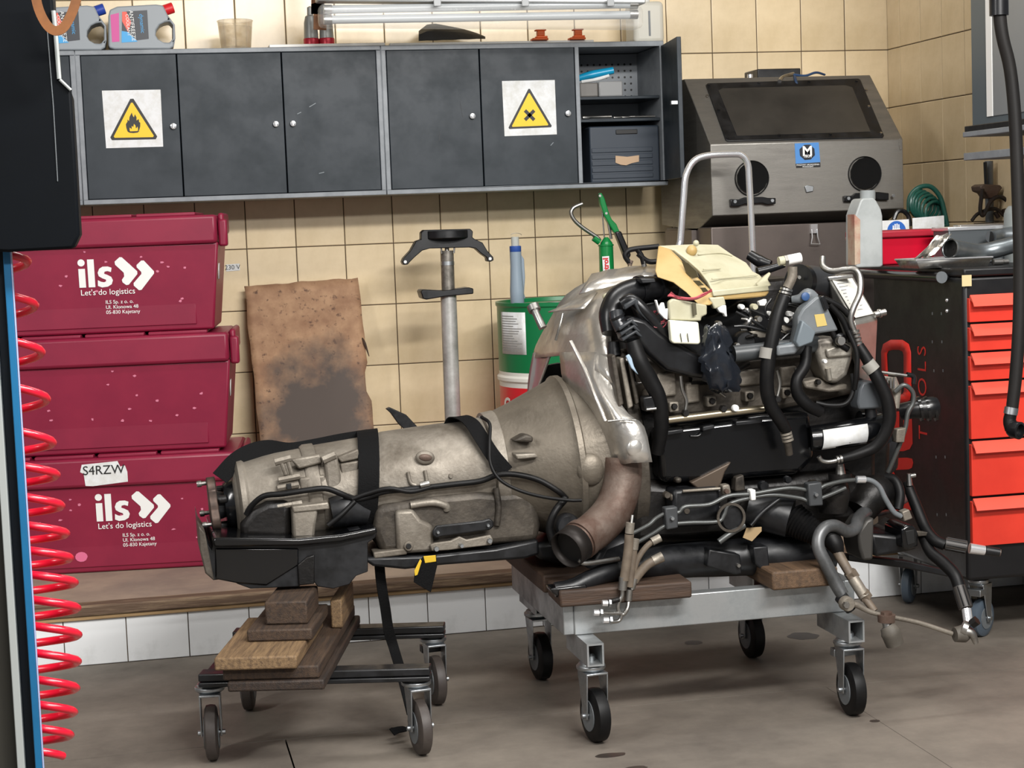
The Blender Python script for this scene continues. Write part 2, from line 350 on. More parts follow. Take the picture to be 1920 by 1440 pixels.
# ================================================================ things on top of / in the cabinets
def lathe_thing(name,label,cat,base,prof,m,n=24,group=None):
    o=MB().lathe(base,(0,0,1),prof,n).build(name,m); return solo(o,label,cat,group)
JUG=mat('grey_jug','#8F959A',.45); LBLK=mat('label_black','#20242C',.4); LBLU=mat('label_blue','#2E9BD6',.4); LPINK=mat('label_magenta','#C53C8C',.4); LRED=mat('label_red','#E0503C',.4)
def jug(pxo,cap,label,Y,capc,lab,full=True):
    c=P(pxo[0],pxo[1],Y); ox=pxo[0]-265; oy=pxo[1]-91
    t=thing('coolant_jug',label,'jug',(c.x,Y+.06,zt),group='coolant jugs')
    q=lambda pts:[P(x+ox,y+oy,Y) for x,y in pts]
    body=[(203,84),(206,90),(215,92.5),(318,92),(326,87),(329,72),(328,46),(322,38),(314,27),(306,10),(292,8),(220,12),(206,18),(203,30)]
    hole=[(300,46),(308,42),(318,40),(324,47),(324,72),(318,80),(306,79),(297,74),(292,66),(293,56)]
    # body with handle hole: bridge polygon
    bm_=bmesh.new(); fo=[bm_.verts.new(v) for v in q(body)]; fi=[bm_.verts.new(v) for v in q(hole)]
    e1=[bm_.edges.new((fo[i],fo[(i+1)%len(fo)])) for i in range(len(fo))]+[bm_.edges.new((fi[i],fi[(i+1)%len(fi)])) for i in range(len(fi))]
    bmesh.ops.triangle_fill(bm_,use_beauty=True,edges=e1,use_dissolve=False)
    r_=bmesh.ops.extrude_face_region(bm_,geom=bm_.faces[:]); bmesh.ops.translate(bm_,vec=(0,.13,0),verts=[g_ for g_ in r_['geom'] if isinstance(g_,bmesh.types.BMVert)])
    bmesh.ops.recalc_face_normals(bm_,faces=bm_.faces); me=bpy.data.meshes.new('body'); bm_.to_mesh(me); bm_.free(); me.transform(wm(t).inverted()); me.materials.append(JUG)
    for p_ in me.polygons: p_.use_smooth=True
    me.set_sharp_from_angle(angle=math.radians(40))
    o=bpy.data.objects.new('body',me); COL.objects.link(o); o.parent=t; m_=o.modifiers.new('bevel','BEVEL'); m_.width=.009; m_.segments=3; m_.limit_method='ANGLE'; m_.angle_limit=math.radians(50)
    # cap at upper right, label on face
    p0=P(304+ox,21+oy,Y+.05); p1=P(325+ox,14+oy,Y+.05); MB().cyl(p0,p1,.021,n=16).build('cap',capc,t,bevel=.003)
    for (pts,m2,dy) in (([(229,22),(276,19),(279,73),(228,79)],LBLK,.0008),([(228,58),(240,60),(258,78),(228,80)],LBLU,.0014),([(229,22),(237,22),(246,42),(240,60),(229,40)],LRED,.0014),([(207,28),(223,24),(224,78),(210,79)],LPINK,.0008)):
        MB().prism(q(pts),(0,-dy,0)).build('label',m2,t)
    X3=P(252+ox,49+oy,Y-.0026); 
    text('print','ANTIFREEZE',P(248+ox,48+oy,Y-.0016),(0.05,0,-1),(1,0,.05),.021,WHITE,t); text('print','COOLANT',P(240+ox,47+oy,Y-.0016),(0.05,0,-1),(1,0,.05),.017,WHITE,t)
    text('print','dynamic',P(266+ox,44+oy,Y-.0016),(0.05,0,-1),(1,0,.05),.022,LBLU,t)
    return t
REDC=mat('red_cap','#D42028',.4); BLUEC=mat('blue_cap','#2743A0',.4)
YT=-.27
jug((265,91),None,'grey coolant jug with red cap lying on the wall cabinet',YT,REDC,None)
jug((136,93),None,'grey coolant jug with blue cap, behind the brown strap',YT,BLUEC,None)
CLEAR=mat('clear_plastic','#E8E2D4',.12,trans=.85,alpha=.55,col2='#C9B79A',scale=30)
t=P(443,93,-.26); rb=(472-417)/2*mp(-.26); rt_=(474-410)/2*mp(-.26)
b=MB().lathe((t.x,-.26,zt),(0,0,1),[(0,.001),(0,rb),(.01,rb),(.108,rt_),(.112,rt_+.003),(.114,rt_+.001),(.110,rt_-.002),(.012,rb-.002),(.004,0)],28,caps=False); solo(b.build('plastic_cup',CLEAR),'clear dirty plastic measuring cup on the wall cabinet','cup')
z1=P(610,84,-.34).z; o=MB().bb((P(505,88,-.34).x,-.345,zt+.0005),(P(722,82,-.34).x,-.04,zt+.012)).build('white_board',mat('white_laminate','#E6E4DE',.4),bevel=.002); solo(o,'thin white board lying flat on the wall cabinet tops','board')
# two tins with red bases and leather strap
REDTIN=mat('red_tin','#B02638',.35,.3); GREYTIN=mat('grey_tin','#8E8F8C',.4,.3); LEATH=mat('brown_leather','#8B5A33',.6,col2='#6B4324',scale=20)
for (x,lab) in ((584,'grey tin with red base, left one under the leather straps'),(613,'grey tin with red base, right one under the leather straps')):
    c=P(x,81,-.25); t=thing('spray_tin',lab,'tin',(c.x,-.25,zt+.012),group='tins on the wall cabinet')
    MB().lathe((c.x,-.25,zt+.012),(0,0,1),[(0,.030),(.026,.031),(.03,.029)],20).build('base',REDTIN,t); MB().lathe((c.x,-.25,zt+.042),(0,0,1),[(0,.028),(.06,.026),(.085,.02),(.09,.012),(.12,.011),(.125,.001)],20).build('body',GREYTIN,t)
LA=mat('tan_leather','#8A5629',.65,col2='#6B411F',scale=15)
def strap(name,label,pts,Y,wid,m,th=.004):
    ps=smooth_path([P(x,y,(Y if len(q)==0 else q[0])) for x,y,*q in pts],5); b=MB(); rows=[]
    for i,p in enumerate(ps):
        d=(ps[min(i+1,len(ps)-1)]-ps[max(i-1,0)]).normalized(); s_=Vector((d.z,0,-d.x)); s_=s_.normalized() if s_.length>1e-4 else Vector((1,0,0))
        wv=wid*mp(p.y)/2; n_=d.cross(s_)*th; rows.append([p-s_*wv,p+s_*wv,p+s_*wv+n_,p-s_*wv+n_])
    b.grid(rows,close=True); b.f.append((0,1,2,3)); k=len(b.v); b.f.append((k-4,k-3,k-2,k-1))
    return solo(b.build(name,m),label,'strap')
strap('leather_strap','brown leather strap end hanging above the red based tins',[(596,-660),(596,-30),(596,5),(600,25),(600,56)],-.5,24,LEATH)
# black bag, level with orange clamps, clear canister
b=MB()
rows=[]
for i in range(9):
    a=i/8; x=785+a*125; top=[58,46,44,47,50,53,57,62,69][i]; bot=[78,77,77,76,76,75,75,74,74][i]
    rows.append([P(x,top,-.12),P(x,(top+bot)/2-3,-.2),P(x,bot-2,-.22),P(x,bot-1,-.1)])
b.grid(rows,close=True); b.f.append((0,1,2,3)); k=len(b.v); b.f.append((k-4,k-3,k-2,k-1)); solo(b.build('tool_bag',mat('black_nylon','#1B1B1C',.6,bump=.6,bscale=40)),'flat black nylon bag on the right wall cabinet','bag')
zl=zt+.001; OR=mat('orange_plastic','#D9622B',.45)
t=thing('clamp_bar','white bar with two orange clamps on the right wall cabinet','clamp',(P(1000,72,-.3).x,-.3,zl))
xA,xB=P(730,84,-.3).x,P(1112,72,-.3).x
MB().bb((xA,-.31,zl),(xB,-.29,zl+.012)).build('bar',WHITE,t,bevel=.002)
for x in (1012,1082):
    c=P(x,70,-.3).x; q=MB(); q.bb((c-.035,-.325,zl+.0125),(c+.03,-.28,zl+.022)); q.bb((c-.018,-.322,zl+.022),(c+.028,-.285,zl+.03)); q.bb((c-.012,-.318,zl+.03),(c+.018,-.29,zl+.05)); q.bb((c-.02,-.32,zl+.05),(c+.024,-.288,zl+.056)); q.build('clamp',OR,t,bevel=.003)
CLJ=mat('milky_plastic','#D5D3C8',.35,alpha=.8)
t=thing('clear_canister','milky clear canister with round cap at the right cabinet end','canister',(P(1210,74,-.2).x,-.2,zt))
x0,x1=P(1181,40,-.2).x,P(1238,40,-.2).x; zz=P(1210,5,-.2).z
MB().bb((x0,-.26,zt+.001),(x1,-.12,zz)).build('body',CLJ,t,bevel=.02,seg=4); MB().cyl((x0+.055,-.22,zz-.002),(x0+.055,-.235,zz+.03),.024,n=18).build('cap',WHITE,t,bevel=.003); MB().bb(((x0+x1)/2-.004,-.2625,zt+.03),((x0+x1)/2+.004,-.2605,zz-.04)).build('level_strip',GREYP,t)
# hanging linear lamp
YL=-.62
t=thing('strip_lamp','long clear housed fluorescent strip lamp hanging over the cabinets','lamp',P(915,40,YL))
a=P(616,30,YL); c=P(1190,26,YL); r=14*mp(YL)
GL=mat('clear_cover','#E8EAEA',.08,alpha=.22,trans=.3)
b=MB(); ax=(c-a).normalized(); L_=(c-a).length
MB().tube([P(618,18,YL),P(1180,8,YL)],.0155,16,sm=0).build('fluorescent_tube',mat('tube_white','#B4B8BA',.25),t); MB().tube([P(618,37,YL),P(1180,28,YL)],.0155,16,sm=0).build('fluorescent_tube',MATS['tube_white'],t)
for x,y1,y2 in ((1187,8,27),(614,18,37)):
    for yy in (y1,y2): MB().tube([P(x-7,yy,YL),P(x+8,yy,YL)],.018,14,sm=0).build('end_cap',STEEL,t)
MB().box(P(905,-2,YL+.02),((c-a).length+.08,.09,.035),(0,.02,0)).build('tray',mat('lamp_tray','#C9CCCC',.35,.4),t,bevel=.006)
MB().box(P(905,32,YL),((c-a).length+.06,.1,.085),(0,.02,0)).build('clear_cover',GL,t,bevel=.02,seg=3)
for x in (820,985,1145): MB().box(P(x,4,YL-.055),(.028,.006,.03)).build('clip',mat('clip_grey','#9A9D9E',.4),t,bevel=.002)
for x in (650,1160): MB().tube([P(x,-2,YL),Vector((P(x,-2,YL).x,YL,3.69))],.003,6,sm=0).build('suspension_wire',STEEL,t)
t=thing('dome_lamp','black dome underside at the top edge above the tins','lamp',P(620,8,-.7))
c=P(620,-40,-.7); MB().ball(c,.058,(1,1,1.0),20,12).build('dome',BLKM,t); MB().tube([c,Vector((c.x,c.y,3.69))],.006,8,sm=0).build('stem',BLKM,t)
# 230 V label
q=[P(x,y,-.001) for x,y in ((424,496),(449,494),(450,507),(424,509))]
o=MB().prism(q,(0,-.0012,0)).build('voltage_label',PAPER); setp(o,'small white 230 V label stuck on the tiled wall','label'); text('print','230 V',P(436,501.5,-.0026),(1,0,.0),(0,0,1),.026,BLACK,o)
# inside open bay
def shelfz(i): return sh[i]+.006
t=thing('cleaning_brush','blue handled brush on the upper shelf of the open bay','brush',(P(1115,150,-.3).x,-.28,shelfz(0)+.075))
MB().tube([P(1083,147,-.26),P(1110,140,-.27),P(1150,132,-.28)],[.012,.017,.014],12).build('handle',mat('blue_handle','#1597C4',.3),t); MB().tube([P(1090,153,-.26),P(1120,148,-.27),P(1142,141,-.28)],.008,8).build('edge',WHITE,t)
for (x0,x1,y0,m,lab) in ((1085,1120,156,mat('dull_box','#6D6A66',.5),'dull grey box on the upper shelf under the brush'),(1121,1166,153,mat('bag_box','#8E8F8F',.25),'pale shiny bagged part on the upper shelf')):
    X_0,X_1=P(x0,180,-.3).x,P(x1,180,-.3).x; o=MB().bb((X_0,-.32,shelfz(0)),(X_1,-.2,P(x0,y0,-.3).z)).build('small_box',m,bevel=.006); solo(o,lab,'box')
for (x0,x1,y,r_,lab) in ((1092,1146,218,.006,'bright long tool on the middle shelf'),(1150,1190,215,.004,'short steel rod on the middle shelf'),(1166,1228,220,.004,'thin rod lying along the middle shelf')):
    o=MB().tube([P(x0,y,-.3),P(x0+12,y,-.3),P(x0+14,y-1,-.3),P(x1,y-2,-.3)],[r_*1.5,r_*1.5,r_,r_],10,sm=0).build('steel_tool',STEEL); dz=shelfz(1)-min((v.co.z for v in o.data.vertices)); o.location.z=dz; solo(o,lab,'tool','tools on the middle shelf'); o.location.z+=dz
DCR=mat('dark_blue_crate','#2C3540',.5)
t=thing('storage_crate','dark blue plastic crate with wood look badge in the open bay','crate',(P(1175,335,-.3).x,-.2,zb+.0185))
x0,x1=P(1107,300,-.33).x,P(1237,300,-.33).x; z1=P(1170,236,-.33).z
MB().bb((x0,-.33,zb+.0185),(min(x1,xe-.02),-.04,z1)).build('body',DCR,t,bevel=.006)
xx=(x0+x1)/2
for k in range(5):
    z=zb+.035+k*.026; MB().bb((x0+.006,-.334,z),(x1-.03,-.3305,z+.018)).build('rib',DCR,t,bevel=.002)
q=P(1175,247,-.334); MB().bb((q.x-.045,-.335,q.z-.009),(q.x+.045,-.331,q.z+.009)).build('grip_slot',BLACK,t,bevel=.003)
MB().prism([P(x,y,-.3365) for x,y in ((1154,292),(1176,294),(1198,291),(1198,303),(1184,306),(1174,310),(1164,309),(1154,305))],(0,-.001,0)).build('badge',mat('badge_wood','#B79A7C',.6),t)
# ================================================================ crates
def crate(z0,h,label,logo,dxy,sticker=False):
    wd_,dp=.9,.40; al=math.radians(-6.5)
    base=PZ(225,1070,ZP); u_=Vector((math.cos(al),math.sin(al),0)); n_=Vector((-math.sin(al),math.cos(al),0))
    right=PZ(436,1059,ZP)+u_*dxy
    c=right-u_*(wd_/2)+n_*(dp/2)
    t=thing('lidded_crate',label,'crate',(c.x,c.y,z0),al,'crimson logistics crates')
    W,D=wd_/2,dp/2; tp=.035; m_=wm(t)
    def T(x,y,z): return m_@Vector((x,y,z))
    b=MB(); hl=h*.74     # body tapers downwards, front face slightly
    lo=[(-W,-D),(W,-D),(W,D),(-W,D)]; hi=[(-W-.02,-D-.02),(W+.03,-D-.02),(W+.03,D+.02),(-W-.02,D+.02)]
    b.add([T(x,y,0) for x,y in lo]+[T(x,y,hl) for x,y in hi],[(0,1,2,3)[::-1],(4,5,6,7),(0,1,5,4),(1,2,6,5),(2,3,7,6),(3,0,4,7)])
    body=b.build('body',CRATE,t,bevel=.008)
    b=MB(); b.add([T(x*1.0,y*1.0-.0,z) for z,s in ((hl-.004,1),(h-.012,1)) for x,y in [(-W-.035,-D-.04),(W+.028,-D-.04),(W+.028,D+.03),(-W-.035,D+.03)]],[(0,1,2,3)[::-1],(4,5,6,7),(0,1,5,4),(1,2,6,5),(2,3,7,6),(3,0,4,7)]); lid=b.build('lid',CRATE,t,bevel=.012)
    b=MB()
    for k in range(4): b.add([T(x,y,z) for z in (h-.0125,h-.001) for x,y in [(-W-.01+k*.22,-D-.025),(-W+.195+k*.22,-D-.025),(-W+.195+k*.22,D),(-W-.01+k*.22,D)]],[(0,1,2,3)[::-1],(4,5,6,7),(0,1,5,4),(1,2,6,5),(2,3,7,6),(3,0,4,7)])
    b.build('lid_rib',CRATE,lid,bevel=.003)
    b=MB(); b.add([T(x,y,z) for z in (h*.80,h-.006) for x,y in [(W+.028,-D+.05),(W+.05,-D+.05),(W+.05,D-.05),(W+.028,D-.05)]],[(0,1,2,3)[::-1],(4,5,6,7),(0,1,5,4),(1,2,6,5),(2,3,7,6),(3,0,4,7)]); b.build('rim_flange',CRATE,t,bevel=.01)
    cl=MB(); cl.add([T(x,y,z) for z,s in ((h*.70,0),(h*.93,0)) for x,y in [(W+.03,-D+.005),(W+.062,-D+.005),(W+.062,-D+.055),(W+.03,-D+.055)]],[(0,1,2,3)[::-1],(4,5,6,7),(0,1,5,4),(1,2,6,5),(2,3,7,6),(3,0,4,7)]); cl.build('hinge_clip',CRATE,t,bevel=.008)
    b=MB(); b.add([T(x,-D-.006,z) for x,z in ((-W+.02,.02),(W-.06,.02),(W-.06,h*.275),(-W+.02,h*.275))]+[T(x,-D+.02,z) for x,z in ((-W+.02,.02),(W-.06,.02),(W-.06,h*.275),(-W+.02,h*.275))],[(0,1,2,3),(4,5,6,7)[::-1],(0,4,5,1),(1,5,6,2),(2,6,7,3),(3,7,4,0)]); b.build('base_panel',CRATE,t,bevel=.003)
    b=MB(); q=.3
    b.add([T(W+.012+.018*(z/h),y,z) for y,z in ((-D+.06,h*.42),(-D+.14,h*.42),(-D+.14,h*.58),(-D+.06,h*.58))],[(0,1,2,3)]); b.build('side_sticker',PAPER,t,solid=.001)
    ud=(m_.to_3x3()@Vector((1,0,0))); zd=Vector((0,.03,1))
    if logo:
        g_=MATS.get('white_print'); L0=logo
        def at(x,z): return T(x,-D-.0225+ .0*z,z)
        fy=-D-.02*(1)-.0006
        def LG(u,v): # u right, v up in metres from logo anchor
            z=L0[1]+v; return T(L0[0]+u,-D-.02*(z/hl)-.0012,z)
        def poly(pts,nm='logo'): MB().prism([LG(*p) for p in pts],(m_.to_3x3()@Vector((0,-.0008,0)))).build(nm,WHITE,t)
        def ring(cx,cz,rx,rz,n=16): return [(cx+rx*math.cos(2*math.pi*k/n),cz+rz*math.sin(2*math.pi*k/n)) for k in range(n)]
        poly(ring(.013,.087,.0125,.0125)); poly([(.002,0),(.025,0),(.025,.066),(.002,.066)]); poly([(.034,0),(.057,0),(.057,.098),(.034,.098)])
        s_=[(.066,.004),(.08,-.002),(.1,0),(.114,.008),(.119,.022),(.114,.034),(.1,.042),(.09,.046),(.092,.053),(.102,.055),(.114,.051),(.117,.066),(.104,.071),(.086,.071),(.074,.064),(.068,.05),(.071,.038),(.083,.03),(.095,.025),(.096,.019),(.088,.016),(.078,.018),(.067,.024)]
        poly(s_)
        poly([(.129,.087),(.147,.102),(.155,.101),(.205,.05),(.205,.04),(.173,.004),(.164,.003),(.152,.013),(.150,.022),(.159,.034),(.158,.047),(.130,.076)])
        poly([(.204,.072),(.221,.087),(.230,.087),(.263,.048),(.263,.04),(.216,-.016),(.207,-.017),(.190,.0),(.190,.009),(.219,.04),(.219,.047),(.204,.064)])
        def tx(s,u,v,sz): text('print',s,LG(u,v)+m_.to_3x3()@Vector((0,-.0006,0)),ud,zd,sz,WHITE,t,align='LEFT')
        tx("Let's do logistics",.004,-.019,.0285); tx('ILS Sp. z o. o.',.088,-.055,.018); tx('Ul. Klonowa 48',.088,-.073,.018); tx('05-830 Kajetany',.088,-.091,.018)
    if sticker:
        z=h*.86; pts=[(-.245,.028),(-.12,.035),(-.112,.015),(-.095,.018),(-.088,-.005),(-.088,-.04),(-.21,-.05),(-.236,-.048),(-.24,-.005),(-.252,.002)]
        MB().prism([T(x+.17,-D-.0405,z+v) for x,v in pts],(m_.to_3x3()@Vector((0,-.001,0)))).build('torn_label',PAPER,t); text('print','S4RZW',T(.0,-D-.043,z+.005),ud,zd,.045,BLACK,t)
    rr=random.Random(int(z0*1000))
    for k in range(14):
        x=rr.uniform(-W+.2,W-.05); z=rr.uniform(.1,h*.7)
        MB().prism([T(x+rr.uniform(.003,.01)*math.cos(a_),-D-.02*(z/hl)-.0009,z+rr.uniform(.002,.006)*math.sin(a_)) for a_ in (0,1.2,2.4,3.8,5)],(m_.to_3x3()@Vector((0,-.0004,0)))).build('scuff_mark',CRATEP,t)
    if z0<.3: MB().prism([T(-.10+.022*math.cos(a_*.5),-D-.0075,.06+.018*math.sin(a_*.5)) for a_ in range(12)],(m_.to_3x3()@Vector((0,-.0006,0)))).build('scuff_mark',mat('pink_blot','#D6688C',.6),t)
    return t
h1=.426
crate(ZP,h1,'bottom crimson crate of the stack with a torn white label on its lid',(-.04,.185),.02,True)
crate(ZP+h1,h1,'middle crimson crate of the stack without logo',None,0)
crate(ZP+2*h1,h1-.01,'top crimson crate of the stack with white logo, under the cabinets',(-.012,.165),-.02)
# ================================================================ things in front of the back wall
# cardboard sheet leaning on the wall
def cardboard():
    tl=P(458,537,-.06); tr_=P(671,521,-.06)
    def ext(a,b): k=(ZP+.003-a.z)/(b.z-a.z); return a+(b-a)*k
    bl=ext(tl,P(490,850,-.26)); br=ext(tr_,P(705,835,-.26))
    rows=[];n=26;m_=18
    for i in range(n+1):
        v=i/n; a=tl.lerp(bl,v); c=tr_.lerp(br,v); row=[]
        for k in range(m_+1):
            u=k/m_; p=a.lerp(c,u)
            ed=(1 if k in(0,m_) else 0); w_=.006*noise.noise(Vector((v*9,u*3,k*.01)))*ed
            p.x+=w_; p.z+=(.008*noise.noise(Vector((u*7,0,2))) if i==0 else 0); p.y+=.012*noise.noise(Vector((u*2,v*2,5)))
            if k==m_ and 10<=i<=12: p.x-=.014; 
            row.append(p)
        rows.append(row)
    m=bpy.data.materials.new('stained_fibreboard'); m.use_nodes=True; n_=m.node_tree; N=n_.nodes; L=n_.links; b=N['Principled BSDF']; b.inputs['Roughness'].default_value=.75
    tc=N.new('ShaderNodeTexCoord'); 
    def nz(sc,lo,hi,dt=8,ro=.6):
        t=N.new('ShaderNodeTexNoise'); t.inputs['Scale'].default_value=sc; t.inputs['Detail'].default_value=dt; t.inputs['Roughness'].default_value=ro; L.new(tc.outputs['Object'],t.inputs[0]); r=N.new('ShaderNodeMapRange'); r.inputs[1].default_value=lo; r.inputs[2].default_value=hi; L.new(t.outputs['Fac'],r.inputs[0]); return r.outputs[0]
    def mx(f,a,c):
        x=N.new('ShaderNodeMix'); x.data_type='RGBA'; L.new(f,x.inputs[0])
        for i_,v in ((6,a),(7,c)):
            if isinstance(v,str): x.inputs[i_].default_value=lin(v)
            else: L.new(v,x.inputs[i_])
        return x.outputs[2]
    c_=mx(nz(14,.35,.65),'#AE8A6A','#8F6B50'); c_=mx(nz(40,.58,.68),c_,'#5E4334')
    # big oil soak with a shape of its own: distance from a fixed centre on the sheet, broken by noise
    mpn=N.new('ShaderNodeMapping'); mpn.inputs['Location'].default_value=(-.12,0,-1.25); mpn.inputs['Scale'].default_value=(3.6,.5,3.0); L.new(tc.outputs['Object'],mpn.inputs[0])
    ln=N.new('ShaderNodeVectorMath'); ln.operation='LENGTH'; L.new(mpn.outputs[0],ln.inputs[0]); ad=N.new('ShaderNodeMath'); ad.operation='ADD'; L.new(ln.outputs['Value'],ad.inputs[0]); t=nz(6,0,1); mu=N.new('ShaderNodeMath'); mu.operation='MULTIPLY_ADD'; L.new(t,mu.inputs[0]); mu.inputs[1].default_value=1.5; mu.inputs[2].default_value=-.75; L.new(mu.outputs[0],ad.inputs[1])
    r=N.new('ShaderNodeMapRange'); r.inputs[1].default_value=1.05; r.inputs[2].default_value=.55; L.new(ad.outputs[0],r.inputs[0]); c_=mx(r.outputs[0],c_,'#524842')
    L.new(c_,b.inputs['Base Color'])
    o=MB().grid(rows).build('fibreboard_sheet',m,solid=.007,sharp=60); solo(o,'stained brown fibreboard sheet leaning on the tiled wall','board')
    cur=MB().tube([P(676,628,-.12),P(684,644,-.15),P(692,668,-.16)],[.002,.006,.002],6).build('torn_flap',WOODD,o)
cardboard()
# gearbox jack stand
YJ_=-.45; e=mp(YJ_)
base=P(852,900,YJ_); t=thing('jack_stand','tall silver jack stand with black saddle arms behind the gearbox','jack',(base.x,YJ_,ZP))
def ctr(y): return 838+(y-470)*.0345
tb=P(ctr(840),840,YJ_); up=(P(ctr(500),500,YJ_)-tb).normalized(); bot=tb-up*((tb.z-ZP)/up.z)
def at(y): return P(ctr(y),y,YJ_)
POLE=mat('silver_pole','#C6C5C1',.4,.5,col2='#A3A19C',scale=12)
MB().cyl(bot+up*.05,at(552),.0315,n=24).build('outer_tube',POLE,t); MB().cyl(at(560),at(470),.026,n=24).build('inner_tube',mat('worn_pole','#8F8A82',.45,.7,col2='#6B665F',scale=40),t)
MB().cyl(at(497),at(490),.0275,n=24).build('ring',ZINC,t); MB().cyl(at(474),at(436),.009,n=12).build('screw',STEEL,t)
for s_ in (-1,1): MB().tube([at(475)+Vector((s_*.024,-.02,0)),at(455)+Vector((s_*.026,-.02,0)),at(440)+Vector((s_*.01,-.02,.01))],.0035,8).build('guide_wire',STEEL,t)
sad=MB(); sad.px([(790,436),(795,431),(882,429),(887,434),(886,445),(890,448),(905,455),(914,470),(925,482),(926,488),(920,491),(914,490),(913,483),(903,476),(892,466),(882,464),(806,466),(792,470),(778,482),(768,492),(765,496),(757,497),(754,491),(757,484),(770,470),(780,452),(790,449)],YJ_-.03,.05); so=sad.build('saddle',BLKM,t,bevel=.003)
MB().cyl(at(447),at(432),.085,n=28).build('saddle_plate',BLKM,t,bevel=.003)
for x,y in ((760,491),(919,485)): MB().cyl(P(x,y,YJ_-.031),P(x,y,YJ_-.027),.006,n=10).build('arm_hole',WHITE,so)
b=MB(); b.px([(789,547),(792,543),(832,545),(880,539),(888,541),(888,551),(835,556),(800,562),(793,560)],YJ_-.05,.1); b.build('collar',BLKM,t,bevel=.004)
b=MB(); b.cyl(bot,bot+Vector((0,0,.09)),.075,.06,24); b.build('base',BLKM,t,bevel=.004)
for a_ in (1.75,2.9,4.5):
    d=Vector((math.cos(a_),math.sin(a_),0)); MB().box(bot+d*.14+Vector((0,0,.022)),(.22,.05,.04),(0,0,a_)).build('leg',BLKM,t,bevel=.005)
MB().prism([P(x,y,-.62) for x,y in ((724,767),(731,764),(762,778),(800,818),(830,860),(812,866),(778,822),(748,796),(733,775))],(0,.03,0)).build('foot_pedal',BLKM,t,bevel=.003)
MB().tube([P(822,862,-.6),bot+Vector((0,-.05,.07))],.012,8,sm=0).build('pedal_arm',BLKM,t)
# oil drum
dc=P(1066,560,-.5); rd=.289; t=thing('oil_drum','green oil drum with white and red bands behind the bell housing','drum',(dc.x,-.5,ZP))
zd=P(1066,560,-.5).z
prof=[(0,rd-.006),(.004,rd),(.012,rd),(.018,rd-.005),(.28,rd-.005),(.288,rd+.003),(.30,rd+.003),(.308,rd-.005),(.57,rd-.005),(.578,rd+.003),(.59,rd+.003),(.598,rd-.005),(zd-ZP-.02,rd-.005),(zd-ZP-.014,rd),(zd-ZP-.002,rd),(zd-ZP,rd-.004),(zd-ZP-.002,rd-.012),(zd-ZP-.016,rd-.016),(zd-ZP-.016,.01)]
zr=P(940,735,-.75).z-ZP; zw=P(940,706,-.75).z-ZP
def seg(a,b_):
    out=[]; 
    def ri(z):
        for (z0,r0),(z1,r1) in zip(prof[:-4],prof[1:-3]):
            if z0<=z<=z1: return r0+(r1-r0)*(z-z0)/max(z1-z0,1e-6)
        return rd
    out=[(a,ri(a))]+[p for p in prof[:-4] if a<p[0]<b_]+[(b_,ri(b_))]; return out
DRED=mat('drum_red','#D0212B',.35); DWH=mat('drum_white','#DCDAD2',.4)
MB().lathe((dc.x,-.5,ZP),(0,0,1),seg(0,zr),48,caps=False).build('red_band',DRED,t); MB().lathe((dc.x,-.5,ZP),(0,0,1),seg(zr,zw),48,caps=False).build('white_band',DWH,t)
MB().lathe((dc.x,-.5,ZP),(0,0,1),seg(zw,zd-ZP-.002)+prof[-4:],48,caps=True).build('green_shell',GREEN,t)
MB().cyl((dc.x-.07,-.58,zd-.016),(dc.x-.07,-.58,zd-.006),.035,n=20).build('bung',ZINC,t)
def around(a,z,off=.001): return Vector((dc.x+(rd-.005+off)*math.sin(a),-.5-(rd-.005+off)*math.cos(a),z))
z_0,z_1=P(950,668,-.7).z,P(950,588,-.7).z; rows=[[around(-1.42+.55*i/8-.0,z,.0012) for i in range(9)] for z in (z_0,z_1)]
lb=MB().grid(rows).build('label',PAPER,t,solid=.0006)
ln_=mat('print_grey','#8C8C8A',.6)
b=MB()
for k in range(15):
    z=z_0+(z_1-z_0)*(k+1.2)/17; L_=.5*(.55+.4*R.random()); b.grid([[around(-1.39+L_*i/6,zz,.0021) for i in range(7)] for zz in (z,z+.003)])
b.build('label_print',ln_,lb,kind='stuff')
def arc_text(txt,a0,z,size,m,parent,da,flat=False):
    for i,ch in enumerate(txt):
        a=a0+da*i; p=around(a,z,.002); text('print',ch,p,(math.cos(a),math.sin(a),0),(0,0,1),size,m,parent,bold=.002)
arc_text('Castrol',-1.32,P(955,769,-.75).z,.075,DWH,t,.14)
# oil spout bottle on the drum
YF=-.62; e=mp(YF); c=P(970,566,YF); z0=zd-.014
SP=mat('blue_grey_spout','#8A99A6',.35,alpha=.92)
t=thing('oil_filler_spout','translucent blue grey filler bottle standing on the oil drum','bottle',(c.x,YF,z0))
zz=lambda y:P(968,y,YF).z-z0
MB().lathe((c.x,YF,z0),(0,0,1),[(0,.024),(.004,.027),(zz(545),.027),(zz(520),.024),(zz(497),.022),(zz(472),.0225)],20).build('body',SP,t)
MB().lathe((c.x,YF,z0),(0,0,1),[(zz(472),.021),(zz(471),.0225),(zz(462),.0225),(zz(461),.02)],20).build('collar',mat('blue_collar','#2D4E96',.4),t)
MB().lathe((c.x,YF,z0),(0,0,1),[(zz(462),.015),(zz(444),.015)],18).build('neck',mat('clear_neck','#B9BDB8',.2,alpha=.8),t)
MB().prism([P(x,y,YF-.004) for x,y in ((976,475),(983,486),(985,520),(983,550),(986,560),(976,562),(972,520))],(0,.02,0)).build('side_grip',SP,t,bevel=.004)
MB().tube([P(968+10*math.cos(a_/8*math.pi),441-4*math.sin(a_/8*math.pi),YF) for a_ in range(9)],.001,6,sm=0).build('wire_bail',STEEL,t)
